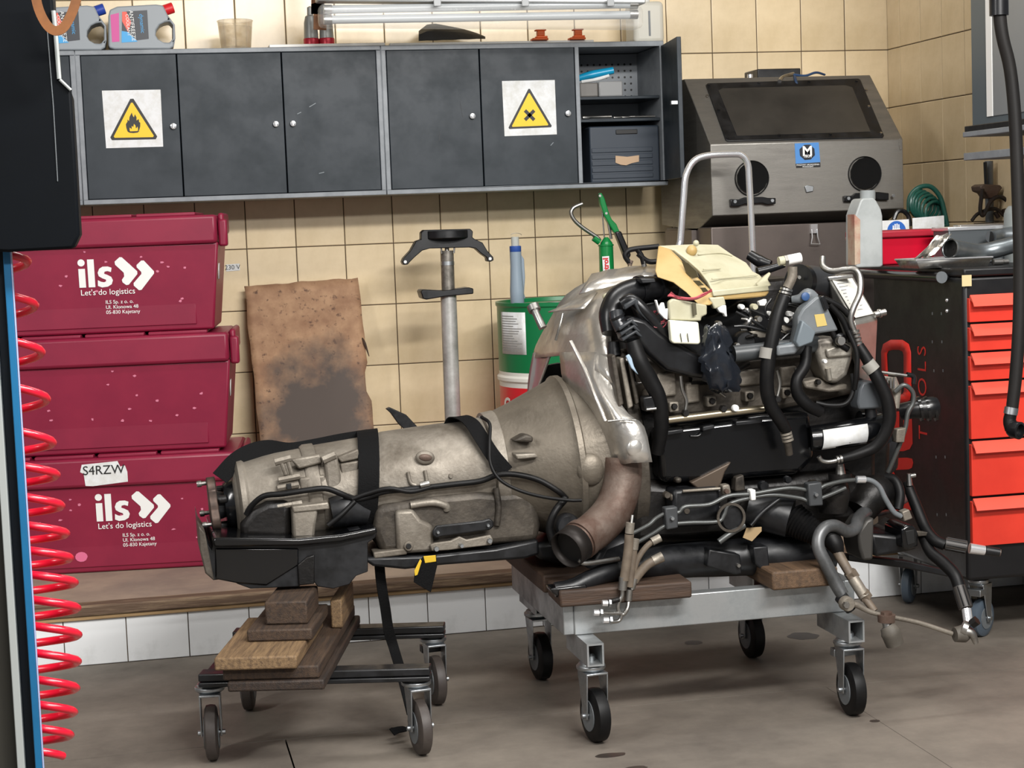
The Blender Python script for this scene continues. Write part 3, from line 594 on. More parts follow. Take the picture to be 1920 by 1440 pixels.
# hand pump
YG=-.5; t=thing('hand_pump','green lever hand pump with silver spout on the oil drum','pump',(P(1138,500,YG).x,YG,zd-.016))
top=P(1137,461,YG); PG=mat('pump_green','#0E7A3C',.28,coat=.3); bz=zd-.016
ax=Vector((P(1137.5,505,YG).x,YG,bz))
MB().lathe(ax,(0,0,1),[(0,.03),(top.z-bz-.002,.0285),(top.z-bz,.031),(top.z-bz+.006,.031)],24).build('barrel',PG,t); MB().lathe((top.x,YG,top.z),(0,0,1),[(0,.026),(.012,.024),(.024,.015),(.034,.008)],20).build('head',PG,t)
MB().tube([P(1125,451,YG-.01),P(1118,444,YG-.01),P(1094,428,YG-.01),P(1078,414,YG-.01),P(1071,401,YG-.01),P(1074,391,YG-.01),P(1082,386,YG-.01),P(1092,382,YG-.01)],.0078,12).build('spout',STEEL,t)
MB().tube([P(1113,446,YG-.01),P(1124,454,YG-.01)],.013,10,sm=0).build('spout_nut',PG,t)
MB().px([(1124,363),(1128,361),(1134,372),(1143,402),(1148,412),(1156,420),(1163,436),(1158,441),(1150,434),(1142,420),(1133,404),(1126,382)],YG-.03,.03).build('lever',PG,t,bevel=.004)
MB().px([(1153,434),(1165,433),(1184,478),(1178,488),(1172,482)],YG-.034,.038).build('grip',BLK,t,bevel=.006)
MB().tube([P(1129,395,YG-.012),P(1133,445,YG-.012)],.003,8,sm=0).build('rod',STEEL,t); MB().tube([P(1140,415,YG-.012),P(1146,448,YG-.012)],.006,8,sm=0).build('link',STEEL,t)
for x,y in ((1125,367),(1137,400)): MB().cyl(P(x,y,YG-.032),P(x,y,YG-.03),.005,n=10).build('pin',STEEL,t)
q=MB().px([(1129,481),(1142,480),(1144,512),(1131,513)],YG-.031,.001).build('label',PAPER,t); text('print','castrol',P(1137,503,YG-.0325),(-.04,0,1),(-1,0,-.04),.03,DRED,t,bold=.001)
# ================================================================ blast cabinet
YB=-.8; SSM=mat('brushed_stainless','#8D8A84',.4,.75,col2='#7D7A75',scale=5,stretch=(1,1,9),bump=.08,bscale=60,rr=.1)
bl_=P(1337.5,404.5,YB); br_=P(1698.8,391,YB); tl_=P(1330,272,YB); tr2=P(1689,260,YB)
xl=(bl_.x+tl_.x)/2; xr=(br_.x+tr2.x)/2; zlo=(bl_.z+br_.z)/2; zmid=(tl_.z+tr2.z)/2; YT2=-.50
zhi=(P(1287,150,YT2).z+P(1634,139,YT2).z)/2
t=thing('blast_cabinet','stainless steel sandblasting cabinet with dark window and two arm holes','machine',((xl+xr)/2,-.45,ZP))
YBk=-.14; sec=[(YB,zlo),(YB,zmid),(YT2,zhi),(YBk,zhi),(YBk,zlo-.03),(-.6,zlo-.06)]
MB().prism([(xl,y,z) for y,z in sec],(xr-xl,0,0)).build('body',SSM,t,bevel=.003)
sl=Vector((0,YT2-YB,zhi-zmid)); nrm=Vector((0,-(zhi-zmid),YT2-YB)).normalized()
def SL(x,y,off=0):
    d=ray(x,y); o0=Vector((0,YB,zmid))+nrm*off; return CAM+d*((o0-CAM).dot(nrm)/d.dot(nrm))
def slp(pts,off,th,name,m,par,**k): return MB().prism([SL(x,y,off) for x,y in pts],nrm*th).build(name,m,par,**k)
wf=slp([(1323,161),(1326,158),(1609,149),(1613,152),(1657,256),(1655,259),(1364,266.5),(1360,264)],.0,.006,'window_frame',BLKM,t,bevel=.002)
slp([(1347,170),(1354,166),(1585,160),(1598,164),(1632,247),(1382,255)],.0061,.001,'window_pane',mat('dusty_dark_glass','#3A3733',.3,col2='#2E2C29',scale=4),wf)
for x,y in ((1329,160),(1423,156),(1517,153),(1606,152),(1348,206),(1364,259),(1461,254),(1557,252),(1652,250),(1629,200),(1326,180),(1624,169)):
    p=SL(x,y,.006); MB().cyl(p,p+nrm*.004,.0055,n=10).build('screw',STEEL if x>1620 or x==1326 else BLKM,wf)
DARKIN=mat('glove_port_dark','#1A1A1A',.7); 
for x,y in ((1409.5,334.5),(1621,326)):
    c=P(x,y,YB-.002); r_=34*mp(YB); b=MB().lathe(c+Vector((0,.004,0)),(0,-1,0),[(0,r_*.97),(.006,r_*.97),(.01,r_),(.012,r_*1.02),(.008,r_*1.03),(0,r_*1.04)],36); b.build('arm_hole',DARKIN,t)
    b=MB(); rows=[]
    for i,(s_,rr_) in enumerate(((.0145,.93),(.0115,.5),(.012,.2),(.012,.002))):
        rows.append([c+Vector((rr_*r_*math.sin(a_*2*math.pi/14)*(1),.004-s_,rr_*r_*math.cos(a_*2*math.pi/14)+(.03*(1-rr_) ))) for a_ in range(14)])
    b.grid(rows,close=True); b.build('rubber_sleeve',mat('sleeve_black','#0A0A0A',.9,spec=.2),t)
for pts in ([(1370,373),(1386,374),(1396,370),(1430,369),(1440,371),(1455,371),(1455,382),(1440,384),(1430,381),(1396,383),(1386,387),(1371,387)],[(1583,367),(1598,367),(1604,362),(1640,360),(1648,360),(1667,362),(1667,375),(1650,375),(1640,373),(1606,375),(1598,378),(1584,378)]):
    h=MB().px(pts,YB-.022,.02).build('handle_strap',BLK,t,bevel=.003)
    for q in (pts[0],pts[4 if pts[0][0]<1400 else 5]):
        c=P(q[0]+8,q[1]+5,YB-.022); MB().cyl(c,c-Vector((0,.003,0)),.0065,n=10).build('rivet',ZINC,h)
st=MB().px([(1490,269),(1535,267),(1538,304),(1492,307)],YB-.0015,.0012).build('maker_sticker',mat('sticker_blue','#4C86C6',.4),t)
MB().px([(1508,271.5),(1519,271),(1527,279),(1528,291),(1520,299),(1509,300),(1500,292),(1499,280)],YB-.0025,.0008).build('octagon',LBLK,st)
text('print','M',P(1513.8,284,YB-.0034),(1,0,.0),(0,0,1),.052,WHITE,st,bold=.0012,sx=1.05); text('print','TECH',P(1514,293,YB-.004),(1,0,0),(0,0,1),.013,WHITE,st,bold=.0005)
MB().px([(1492,307.5),(1538,304.5),(1538.5,313),(1493,315)],YB-.0015,.0012).build('sticker_foot',BLACK,st); text('print','MASZYNY URZADZENIA',P(1515,309,YB-.002),(1,0,0),(0,0,1),.0085,WHITE,st); text('print','www.mtech.pl' if 0 else 'PRODUCENT',P(1515,312.6,YB-.002),(1,0,0),(0,0,1),.0075,WHITE,st)
MB().px([(1509,349),(1515,347),(1526,349),(1525,359),(1512,361)],YB-.008,.008).build('catch',ZINC,t,bevel=.002)
MB().px([(1684,262),(1688,259),(1690,280),(1687,281)],YB-.003,.003).build('seam_bead',STEEL,t)
c=SL(1440,140,.0); o=MB().bb((P(1419,140,-.35).x,-.36,zhi),(P(1500,140,-.35).x,-.2,P(1460,129,-.35).z)).build('lamp_box',BLKM,t,bevel=.004)
MB().cyl((P(1408,140,-.36).x,-.35,zhi),(P(1408,140,-.36).x,-.35,zhi+.025),.012,n=14).build('bung',CHROME,t)
MB().tube([P(1462,152,-.53),P(1466,146,-.5),P(1476,142,-.48),P(1488,139,-.46)],.008,10).build('air_gun',STEEL,t); MB().tube([P(1490,143,-.5),P(1492,152,-.53),P(1495,160,-.54)],.006,8).build('air_gun_grip',mat('gun_blue','#243A57',.5),t); MB().tube([P(1488,140,-.47),P(1510,142,-.45),P(1530,136,-.4),P(1546,140,-.35)],.005,8).build('air_line',mat('line_blue','#27466E',.5),t)
# lower hopper cabinet
zl2=(P(1337,426,YB+.02).z+P(1590,416,YB+.02).z)/2
MB().bb((xl+.0,YB+.02,ZP),(xr,-.2,zl2)).build('hopper_box',mat('brown_grey_steel','#6E6560',.42,.7,col2='#635B57',scale=4),t,bevel=.004)
MB().bb((xl+.04,-.62,zl2),(xr-.04,-.25,zlo-.05)).build('hopper_neck',BLKM,t)
c=P(1525,430,YB+.018); lt=MB(); lt.bb((c.x-.014,YB+.008,c.z-.015),(c.x+.014,YB+.02,c.z+.02)); lt.tube([c+Vector((-.012,-.014,-.0)),c+Vector((-.012,-.018,-.03)),c+Vector((-.018,-.02,-.055)),c+Vector((.018,-.02,-.058)),c+Vector((.01,-.018,-.03)),c+Vector((.01,-.014,0))],.0025,8,sm=0); lt.build('toggle_latch',CHROME,t)
MB().bb((xl-.02,-.6,ZP),(xl,-.25,zl2-.01)).build('side_leg',MATS['brown_grey_steel'],t)
# hand truck
YH=-.98; t=thing('hand_truck','chrome tubular hand truck handle in front of the blast cabinet','hand truck',(P(1340,480,YH).x,YH,ZP))
la=P(1272,520,YH); ra=P(1413,520,YH)
pts=[Vector((la.x-.012,YH,ZP+.02)),la,P(1276,450,YH),P(1282,370,YH),P(1286,330,YH),P(1300,303,YH),P(1325,292,YH),P(1375,289,YH),P(1392,292,YH),P(1402,308,YH),P(1405,340,YH),P(1410,440,YH),ra,Vector((ra.x+.01,YH,ZP+.02))]
MB().tube(pts,.0125,14).build('handle_tube',CHROME,t)
for z in (.45,.7): MB().tube([Vector((la.x,YH,z)),Vector((ra.x,YH,z))],.01,10,sm=0).build('cross_bar',CHROME,t)
MB().bb((la.x-.03,YH-.2,ZP),(ra.x+.03,YH+.01,ZP+.006)).build('toe_plate',ZINC,t)
for x in (la.x-.04,ra.x+.04): MB().cyl((x-.02,YH+.07,ZP+.09),(x+.02,YH+.07,ZP+.09),.09,n=24).build('wheel',RUB,t,bevel=.008)
# ================================================================ tool cabinet
YTf=-2.15; fc=P(1799,504,YTf); XT=2.553; ZT=fc.z; Yb=-1.45; xR=3.2
t=thing('tool_cabinet','black rolling tool cabinet with tomato red drawers right of the engine','cabinet',(2.87,-1.8,0))
tcab=t
zbt=P(1822,1090,YTf).z
MB().bb((XT,YTf,zbt),(xR,Yb,ZT-.025)).build('body',TOOLB,t,bevel=.012,seg=3); MB().bb((XT-.004,YTf-.012,ZT-.026),(xR+.004,Yb+.004,ZT)).build('top',TOOLB,t,bevel=.006)
dxl=P(1815,700,YTf).x; ys=[552,607,661,716.5,826,933,1027]
for i in range(6):
    z1=P(1816,ys[i],YTf).z; z0=P(1816,ys[i+1],YTf).z
    d=MB().bb((dxl,YTf-.016,z0+.005),(xR-.02,YTf+.1,z1-.012)).build('drawer',REDT,t,bevel=.002)
    hs=[(YTf-.016,z1-.005),(YTf-.02,z1-.001),(YTf-.03,z1-.012),(YTf-.044,z1-.03),(YTf-.047,z1-.036),(YTf-.043,z1-.037),(YTf-.036,z1-.024),(YTf-.016,z1-.014)]
    b=MB().prism([(dxl+.001,y,z) for y,z in hs],(xR-.022-dxl,0,0)); b.build('handle',mat('handle_red','#EE5A49',.35),d)
MB().bb((P(1800,526,YTf).x,YTf-.0135,P(1800,537,YTf).z),(P(1818,526,YTf).x,YTf-.0125,P(1800,516,YTf).z)).build('price_sticker',mat('sticker_cream','#D8C594',.6),t)
pz=P(1765,520,YTf-.0); hz=PX(1765,520,XT-.03); hb=PX(1625,512,XT-.03)
MB().tube([hz,Vector((XT-.03,Yb+.03,hz.z))],.0165,14,sm=0).build('side_handle',BLKG,t); MB().tube([hz+Vector((0,-.004,0)),hz],.019,16,sm=0).build('handle_cap',GREYP,t)
for yy in (hz.y+.02,Yb+.06): MB().cyl((XT-.03,yy,hz.z),(XT+.005,yy,hz.z),.012,n=10).build('handle_mount',BLKM,t)
for x,y in ((1776,563),(1776,583)): p=PX(x,y,XT); MB().ball(p,.0065,n=10,m=6).build('rivet',CHROME,t)
for x,y in ((1748,588),(1765,588),(1748,641),(1766,641),(1751,695),(1768,695),(1755,857),(1772,857),(1757,965),(1774,965)): p=PX(x,y,XT); MB().box(p,(.001,.006,.009)).build('side_slot',GREYP,t)
LOGO=mat('logo_red','#C8281F',.4)
def side(pts,name='logo'): return MB().prism([PX(x,y,XT-.0008) for x,y in pts],(-.0006,0,0)).build(name,LOGO,t)
def bez(pts,n=4):
    return [(p.x,p.y) for p in smooth_path([Vector((x,y,0)) for x,y in pts],n)]
def sring(outer,inner,name='logo'):
    a=[PX(x,y,XT-.0012) for x,y in outer]; c=[PX(x,y,XT-.0012) for x,y in inner]; b=MB(); n=len(a); b.grid([a+[a[0]],c+[c[0]]]); return b.build(name,LOGO,t,solid=.0006)
sring([(1652,660),(1656,645),(1670,637),(1692,637),(1704,645),(1708,660),(1709,735),(1706,750),(1694,757),(1674,758),(1660,752),(1654,738)],[(1663,664),(1666,658),(1674,656),(1686,656),(1692,659),(1694,665),(1695,733),(1693,738),(1687,741),(1677,741),(1669,739),(1666,733)])
side([(1655,772),(1666,771),(1667,816),(1673,822),(1690,822),(1694,816),(1694,770),(1709,769),(1711,832),(1706,842),(1694,846),(1676,846),(1664,842),(1657,832)])
side([(1676,772),(1686,771),(1686,822),(1677,822)])
side([(1658,860),(1700,858),(1710,860),(1712,868),(1710,877),(1704,880),(1658,882)]); side([(1660,882),(1674,882),(1702,935),(1690,936)]); side([(1660,936),(1712,934),(1712,956),(1660,958)])
text('print','TOOLS',PX(1730,737,XT-.0012),(0,.0,1),(0,1,0),.092,LOGO,t,bold=-.0008,spacing=1.32,sx=.9)
def caster(t,name,x,y,top,rw,wd_,ang,metal=ZINC,brake=False,forkh=None,wheelm=None):
    zc=rw; off=.28*rw; M_=Matrix.Rotation(ang,4,'Z'); M_.translation=Vector((x,y,0))
    def Q(a,b,c): return M_@Vector((a,b,c))
    b=MB(); b.lathe(Q(0,0,top-.022),(0,0,1),[(0,.6*rw*.75),(.006,.6*rw*.9),(.014,.6*rw*.9),(.018,.45*rw),(.022,.45*rw)],20)
    hw=wd_/2+.006; ft=top-.022
    b.bb  # noqa
    M3=M_.to_3x3()
    b.box(Q(off*.5,0,ft-.003),(rw*.95,hw*2+.006,.006),M3)
    for s_ in (-1,1):
        b.prism([Q(off*.5-rw*.45,s_*hw,ft),Q(off*.5+rw*.47,s_*hw,ft),Q(off+rw*.2,s_*hw,zc-.008),Q(off-rw*.12,s_*hw,zc-.012)],M3@Vector((0,s_*.004,0)))
    f_=b.build('caster_fork',metal,t,bevel=.0015)
    w_=MB().lathe(Q(off,-wd_/2,zc),M3@Vector((0,1,0)),[(0,rw*.62),(.002,rw*.86),(.006,rw*.97),(wd_*.5,rw),(wd_-.006,rw*.97),(wd_-.002,rw*.86),(wd_,rw*.62)],32).build('wheel',wheelm or RUB,f_)
    MB().lathe(Q(off,-wd_/2-.001,zc),M3@Vector((0,1,0)),[(0,rw*.2),(-.001,rw*.58),(wd_+.003,rw*.58),(wd_+.002,rw*.2)],24).build('hub',GREYP if metal is ZINC else metal,f_)
    MB().cyl(Q(off,-hw-.012,zc),Q(off,hw+.012,zc),.007,n=10).build('axle_bolt',metal,f_)
    if brake: MB().box(Q(-rw*.45,0,ft-.024),(.03,wd_+.024,.022),M3).build('brake_pedal',BLKM if brake=='k' else metal,f_,bevel=.002)
    return f_
BLUEW=mat('blue_grey_wheel','#4A5560',.45)
pc=PZ(1790,1200,0)
caster(t,'c',2.62,-2.09,zbt,.062,.035,math.radians(35),ZINC,True,wheelm=BLUEW); caster(t,'c',3.12,-2.08,zbt,.062,.035,.3,wheelm=BLUEW); caster(t,'c',2.62,-1.55,zbt,.062,.035,.9,wheelm=BLUEW); caster(t,'c',3.12,-1.55,zbt,.062,.035,.2,wheelm=BLUEW)
# ================================================================ right hand bench and what stands on the tool cabinet
def U(b,name,m,par=None,**k): return b.build(name,m,par,**k)
yj=PZ(1630,500,ZT).y
t=thing('oil_bottle','white grey plastic oil bottle at the back corner of the tool cabinet','bottle',(P(1630,500,yj).x,yj,ZT))
WB=mat('white_bottle','#AFB3B2',.4,col2='#9DA1A0',scale=10)
MB().px([(1604,404),(1608,392),(1614,376),(1618,372),(1638,371),(1643,376),(1652,392),(1655,405),(1656,498),(1650,501),(1608,502),(1604,499)],yj-.04,.085).build('body',WB,t,bevel=.012,seg=3)
MB().cyl(P(1627,374,yj),P(1627,357,yj),.026,n=20).build('neck',mat('clear_neck2','#9EA3A3',.25,alpha=.85),t)
MB().px([(1602,402),(1613,412),(1613,494),(1603,497)],yj-.041,.06).build('side_label',mat('label_tan','#B9A58F',.6,col2='#A0564A',scale=9),t)
yb=PZ(1690,497,ZT).y+.05
t=thing('red_bin','bright red plastic bin on the tool cabinet behind the pipes','bin',(P(1690,490,yb).x,yb+.12,ZT))
RB=mat('bin_red','#C8102E',.3)
a=[P(1655,498,yb),P(1757,489,yb)]; tp=[P(1645,440,yb),P(1775,424,yb)]
zt_=(tp[0].z+tp[1].z)/2
b=MB(); b.add([(a[0].x,yb,ZT+.001),(a[1].x,yb,ZT+.001),(a[1].x,yb+.22,ZT+.001),(a[0].x,yb+.22,ZT+.001),(tp[0].x,yb-.01,zt_),(tp[1].x,yb-.01,zt_),(tp[1].x,yb+.24,zt_),(tp[0].x,yb+.24,zt_)],[(0,1,2,3)[::-1],(0,1,5,4),(1,2,6,5),(2,3,7,6),(3,0,4,7),(4,5,6,7)]); b.build('body',RB,t,bevel=.006)
b=MB(); b.bb((tp[0].x-.015,yb-.022,zt_-.022),(tp[1].x+.012,yb+.25,zt_+.002)); b.build('rim',mat('bin_rim','#A51B2F',.4),t,bevel=.005)
MB().px([(1588,445),(1601,446),(1603,478),(1596,474),(1592,460)],yb,.02).build('side_grip',mat('pink_translucent','#C99A92',.4,alpha=.9),t,bevel=.003)
# steel bench behind
XB0=xr+.05; ZB=P(1840,428,-1.0).z
t=thing('steel_bench','steel work bench along the right wall behind the tool cabinet','bench',(3.0,-.8,ZP))
MB().bb((XB0,-1.3,ZB-.04),(3.262,-.06,ZB)).build('top',SSM,t,bevel=.004)
MB().bb((XB0+.02,-1.26,ZP),(3.25,-.1,ZB-.04)).build('base',BLKM,t,bevel=.004)
MB().bb((P(1790,420,-1.28).x,-1.32,ZB),(3.26,-1.26,ZB+.02)).build('front_lip',CHROME,t,bevel=.006)
def paper(label,pts,Y,hand=False):
    t=thing('safety_card',label,'sign',(P(pts[0][0],pts[0][1],Y).x,Y,ZB),group='safety cards on the bench')
    MB().prism([P(x,y,Y) for x,y in pts],(0,.003,0)).build('card',PAPER,t); return t
YQ=-1.12
zb_=lambda x: None
t=paper('white card with blue glove pictogram above the red bin',[(1654,414),(1704,411),(1707,470),(1656,474)],YQ,True)
c=P(1681,433,YQ-.0015); r_=20*mp(YQ); MB().lathe(c,(0,-1,0),[(0,r_),(.0008,r_)],32).build('blue_disc',mat('pictogram_blue','#2360B5',.5),t)
for k,(dx_,l) in enumerate(((-7,10),(-3.5,14),(0,15),(3.5,13))): q=P(1682+dx_,427-l/4+3,YQ-.003); MB().box(q,(2.6*mp(YQ),.0008,l*mp(YQ))).build('hand_symbol',WHITE,t,bevel=.0003)
MB().px([(1673,429),(1688,428),(1687,440),(1676,441)],YQ-.0035,.0008).build('hand_symbol',WHITE,t)
t=paper('plain white card under the green coil hose',[(1711,409),(1770,404),(1772,468),(1712,470)],YQ)
t=thing('coil_hose','dark green coiled air hose arching over the cards','hose',P(1740,420,-1.05))
GH=mat('green_hose','#15463C',.35); pts=[]
n=6
for i in range(n*14+1):
    k=i/14; a_=2*math.pi*k; u=i/(n*14)
    cx=1722+34*u; cy_=382+18*u*u+6*u; rx=(18+3*math.sin(u*3)); ry=28-4*u
    pts.append(P(cx+rx*math.cos(a_)*.95,cy_-ry*math.sin(a_)*.95,-1.07+.03*math.cos(a_)-.01))
MB().tube(pts,.0065,8,sm=0).build('coil',GH,t)
MB().tube([P(1704,400,-1.08),P(1706,370,-1.08),P(1722,352,-1.08),P(1745,350,-1.08),P(1763,370,-1.08),P(1771,398,-1.08),P(1776,424,-1.08)],.009,10).build('tail',GH,t)
MB().tube([P(1776,424,-1.08),P(1762,424,-1.1),P(1742,424,-1.1),P(1734,412,-1.1)],.008,10).build('tail',GH,t)
MB().tube([P(1676,412,-1.09),P(1682,398,-1.09),P(1692,395,-1.09),P(1703,405,-1.09),P(1706,424,-1.09)],.009,8).build('tail',BLK,t)
MB().tube([P(1708,394,-1.09),P(1716,404,-1.09)],.01,8,sm=0).build('brass_end',mat('brass','#B88A3A',.35,.8),t)
# bench press
YV=-1.0; t=thing('bench_press','dark iron bench press with bent handles by the right wall','press',(P(1858,430,YV).x,YV,ZB))
IR=mat('dark_iron','#2E2A28',.5,.5,col2='#4A3A30',scale=9); 
MB().tube([P(1854,302,YV),Vector((P(1856,440,YV).x,YV,ZB+.021))],.016,12,sm=0).build('column',GREYP,t); MB().tube([P(1847,304,YV-.03),P(1849,350,YV-.03)],.007,8,sm=0).build('rod',BLKM,t)
MB().px([(1838,349),(1845,345),(1876,347),(1880,352),(1874,360),(1868,372),(1856,372),(1850,362),(1840,358)],YV-.05,.08).build('head',RUST,t,bevel=.004)
MB().tube([P(1842,354,YV-.05),P(1840,370,YV-.05),P(1838,395,YV-.05),P(1843,404,YV-.05),P(1850,392,YV-.05),P(1860,375,YV-.05),P(1875,369,YV-.05),P(1889,378,YV-.05),P(1890,392,YV-.05),P(1880,396,YV-.05)],.008,8).build('handle',IR,t)
MB().tube([P(1822,414,YV-.04),P(1832,402,YV-.04),P(1850,394,YV-.04),P(1868,392,YV-.04),P(1882,404,YV-.04)],.007,8).build('lever',IR,t); MB().tube([P(1866,398,YV-.03),P(1872,408,YV-.03)],.009,8,sm=0).build('ram',IR,t)
MB().bb((P(1850,430,YV).x-.03,YV-.04,ZB),(P(1860,430,YV).x+.05,YV+.05,ZB+.02)).build('foot',IR,t,bevel=.003)
t=thing('grey_canister','grey ribbed canister with round cap beside the hanging hose','canister',(P(1908,430,-1.35).x,-1.35,ZT))
GC=mat('canister_grey','#7E8382',.4)
yc_=PZ(1905,491,ZT).y
MB().lathe((P(1908,440,yc_).x,yc_,ZT),(0,0,1),[(0,.045),(P(1905,402,yc_).z-ZT,.045),(P(1905,393,yc_).z-ZT,.04),(P(1905,386,yc_).z-ZT,.03),(P(1905,384,yc_).z-ZT,.01)],20).build('body',GC,t)
t.location=(P(1908,440,yc_).x,yc_,ZT)
for c_ in t.children: c_.data.transform(Matrix.Translation(Vector((P(1908,430,-1.35).x,-1.35,ZT))-t.location))
# pipes and tray on the tool cabinet
yt=PZ(1790,501,ZT).y
t=thing('steel_tray','shallow steel tray on top of the tool cabinet','tray',(P(1790,500,yt).x,yt+.05,ZT))
b=MB(); A=[P(1716,503,yt).x,P(1858,496,yt).x]; zt1=ZT+.028
b.add([(A[0]+.015,yt,ZT+.001),(A[1]-.012,yt,ZT+.001),(A[1]-.012,yt+.14,ZT+.001),(A[0]+.015,yt+.14,ZT+.001),(A[0],yt-.012,zt1),(A[1],yt-.012,zt1),(A[1],yt+.152,zt1),(A[0],yt+.152,zt1)],[(0,1,2,3)[::-1],(0,1,5,4),(1,2,6,5),(2,3,7,6),(3,0,4,7)]); b.build('pan',STEEL,t,solid=.002)
MB().tube([(A[0],yt-.012,zt1),(A[1],yt-.012,zt1),(A[1],yt+.152,zt1),(A[0],yt+.152,zt1),(A[0],yt-.012,zt1)],.003,8,sm=0).build('rim',CHROME,t)
PIPE=mat('grey_steel_pipe','#878D90',.35,.75,col2='#6F7578',scale=8)
t=thing('exhaust_elbow','grey metal exhaust pipe with dark open mouth lying on the tray','pipe',P(1800,484,yt+.04))
pp=[P(1781,466,yt+.01),P(1800,470,yt+.03),P(1835,474,yt+.05),P(1870,467,yt+.04),P(1912,455,yt+.0)]; rr_=[.030,.031,.028,.027,.026]
MB().tube(pp,rr_,20,caps=False).build('pipe',PIPE,t,solid=.002); d=(pp[0]-pp[1]).normalized(); MB().lathe(pp[0]+d*.001,-d,[(0.002,.028),(.02,.027),(.02,.001)],20,caps=False).build('bore',BLACK,t); MB().lathe(pp[0],d,[(-.004,.031),(0,.033),(.003,.032)],20,caps=False).build('lip',STEEL,t)
b=MB(); rows=[]
for i in range(9):
    u=i/8; rows.append([P(1716+u*30+v*10+ (1-abs(v-2))*2,486-v*11-u*4+5*noise.noise(Vector((u*5,v,2)))*2,yt+.02+.03*noise.noise(Vector((u*4,v*1.3,7)))) for v in range(5)])
o=b.grid(rows).build('crumpled_foil',SHIELD,solid=.002); setp(o,'piece of crumpled silver foil shield leaning on the tray','foil')
t=thing('metal_pipe','short grey metal pipe stub behind the exhaust elbow','pipe',P(1870,455,yt+.2))
MB().tube([P(1858,444,yt+.18),P(1875,441,yt+.2),P(1905,440,yt+.2)],[.022,.022,.03],16).build('pipe',PIPE,t); MB().lathe(P(1858,444,yt+.18),(-1,-.1,0),[(0,.018),(.002,.018)],16).build('bore',BLACK,t)
t=thing('metal_box','grey sheet metal box behind the pipes on the tool cabinet','box',(P(1830,455,yt+.3).x,yt+.3,ZT))
MB().bb((P(1779,455,yt+.26).x,yt+.26,ZT+.001),(P(1888,455,yt+.26).x,yt+.38,P(1800,426,yt+.26).z)).build('body',mat('dull_grey_sheet','#62676A',.4,.5),t,bevel=.004)
MB().bb((P(1779,455,yt+.26).x-.004,yt+.255,P(1800,426,yt+.26).z-.012),(P(1888,455,yt+.26).x,yt+.385,P(1800,426,yt+.26).z+.002)).build('rim',CHROME,t,bevel=.003)
for (x,y,x2,y2,r_,lab) in ((1716,497,1736,491,.0075,'small chrome socket at the left end of the tray'),(1862,494,1890,487,.011,'steel tube stub to the right of the tray')):
    yy=PZ(x,y+4,ZT).y; p0=P(x,y,yy); p1=P(x2,y2,yy); p0.z=p1.z=ZT+r_+.0005
    o=MB().lathe(p0,p1-p0,[(0,r_*.6),(0,r_),((p1-p0).length*.6,r_),((p1-p0).length*.65,r_*.8),((p1-p0).length,r_*.8)],14).build('steel_socket',STEEL); solo(o,lab,'socket')
# grey cabinet on the right wall
XC=2.93
def PXy(x,y): return PX(x,y,XC)
yF=PXy(1821,100).y; zlo_=PXy(1828,236).z
t=thing('side_wall_cabinet','grey steel cabinet hanging on the right wall at the frame edge','cabinet',(3.1,yF-.5,zlo_))
BG=mat('blue_grey_steel','#5D676D',.4,.2)
MB().bb((XC,yF-1.0,zlo_),(3.27,yF,3.0)).build('body',BG,t,bevel=.003)
for (xa_,xb_,m_,nm,of) in ((1851,1862,WHITE,'bright_strip',.004),(1863,1925,mat('mid_grey_steel','#8D9194',.4,.3),'door',.003)):
    ya,yb2=PXy(xa_,150).y,PXy(xb_,150).y; MB().bb((XC-of,yb2,zlo_+.025),(XC+.001,ya,2.98)).build(nm,m_,t,bevel=.001)
MB().bb((XC-.03,yF-1.0,zlo_-.02),(3.27,yF,zlo_)).build('bottom_rail',BLKM,t,bevel=.002)
MB().bb((XC-.035,yF-1.0,zlo_-.038),(3.27,yF+.004,zlo_-.02)).build('edge_rail',CABF,t,bevel=.002)
z2=PXy(1834,292).z; MB().bb((XC-.03,yF-1.0,z2-.014),(3.27,yF+.01,z2+.012)).build('shelf',CABF,t,bevel=.002)
MB().bb((3.2,yF-1.0,z2),(3.27,yF,zlo_-.03)).build('back_plate',mat('grey_plate','#9B9D9C',.5),t)
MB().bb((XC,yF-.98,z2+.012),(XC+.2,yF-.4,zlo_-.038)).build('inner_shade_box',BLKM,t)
# exhaust extraction hose
YX=-2.75; t=thing('extraction_hose','long black rubber hose hanging down in front of the red drawers','hose',P(1890,800,YX))
HM=mat('hose_dark','#151312',.55,col2='#1D1A18',scale=8,spec=.3)
_h=P(1872,-60,YX); pts=[Vector((_h.x,YX,3.695)),Vector((_h.x,YX,2.9)),_h,P(1874,20,YX),P(1880,70,YX),P(1894,130,YX),P(1903,220,YX),P(1908,340,YX),P(1912,480,YX),P(1911,600,YX),P(1905,700,YX),P(1897,772,YX)]
MB().tube(pts,[.0185,.0185,.0185,.018,.0175,.0175,.0178,.018,.018,.018,.018,.017],16).build('hose',HM,t)
MB().tube([P(1872,-60,YX),P(1873,29,YX)],.026,16,sm=0).build('sleeve',BLK,t); 
MB().tube([P(1897,764,YX),P(1894.5,777,YX)],.0195,16,sm=0).build('clamp',ZINC,t)
MB().tube([P(1895,776,YX),P(1893,790,YX),P(1898,802,YX-.01)],[.017,.018,.022],16).build('nozzle_neck',RUB,t); d=Vector((.45,-.85,-.1)).normalized(); c=P(1904,806,YX-.02)
MB().lathe(c-d*.02,d,[(0,.018),(.01,.024),(.035,.025),(.036,.019),(.01,.018)],20,caps=False).build('nozzle',BLK,t); MB().lathe(c,d,[(0,.018),(.001,.018)],16).build('bore',BLACK,t)
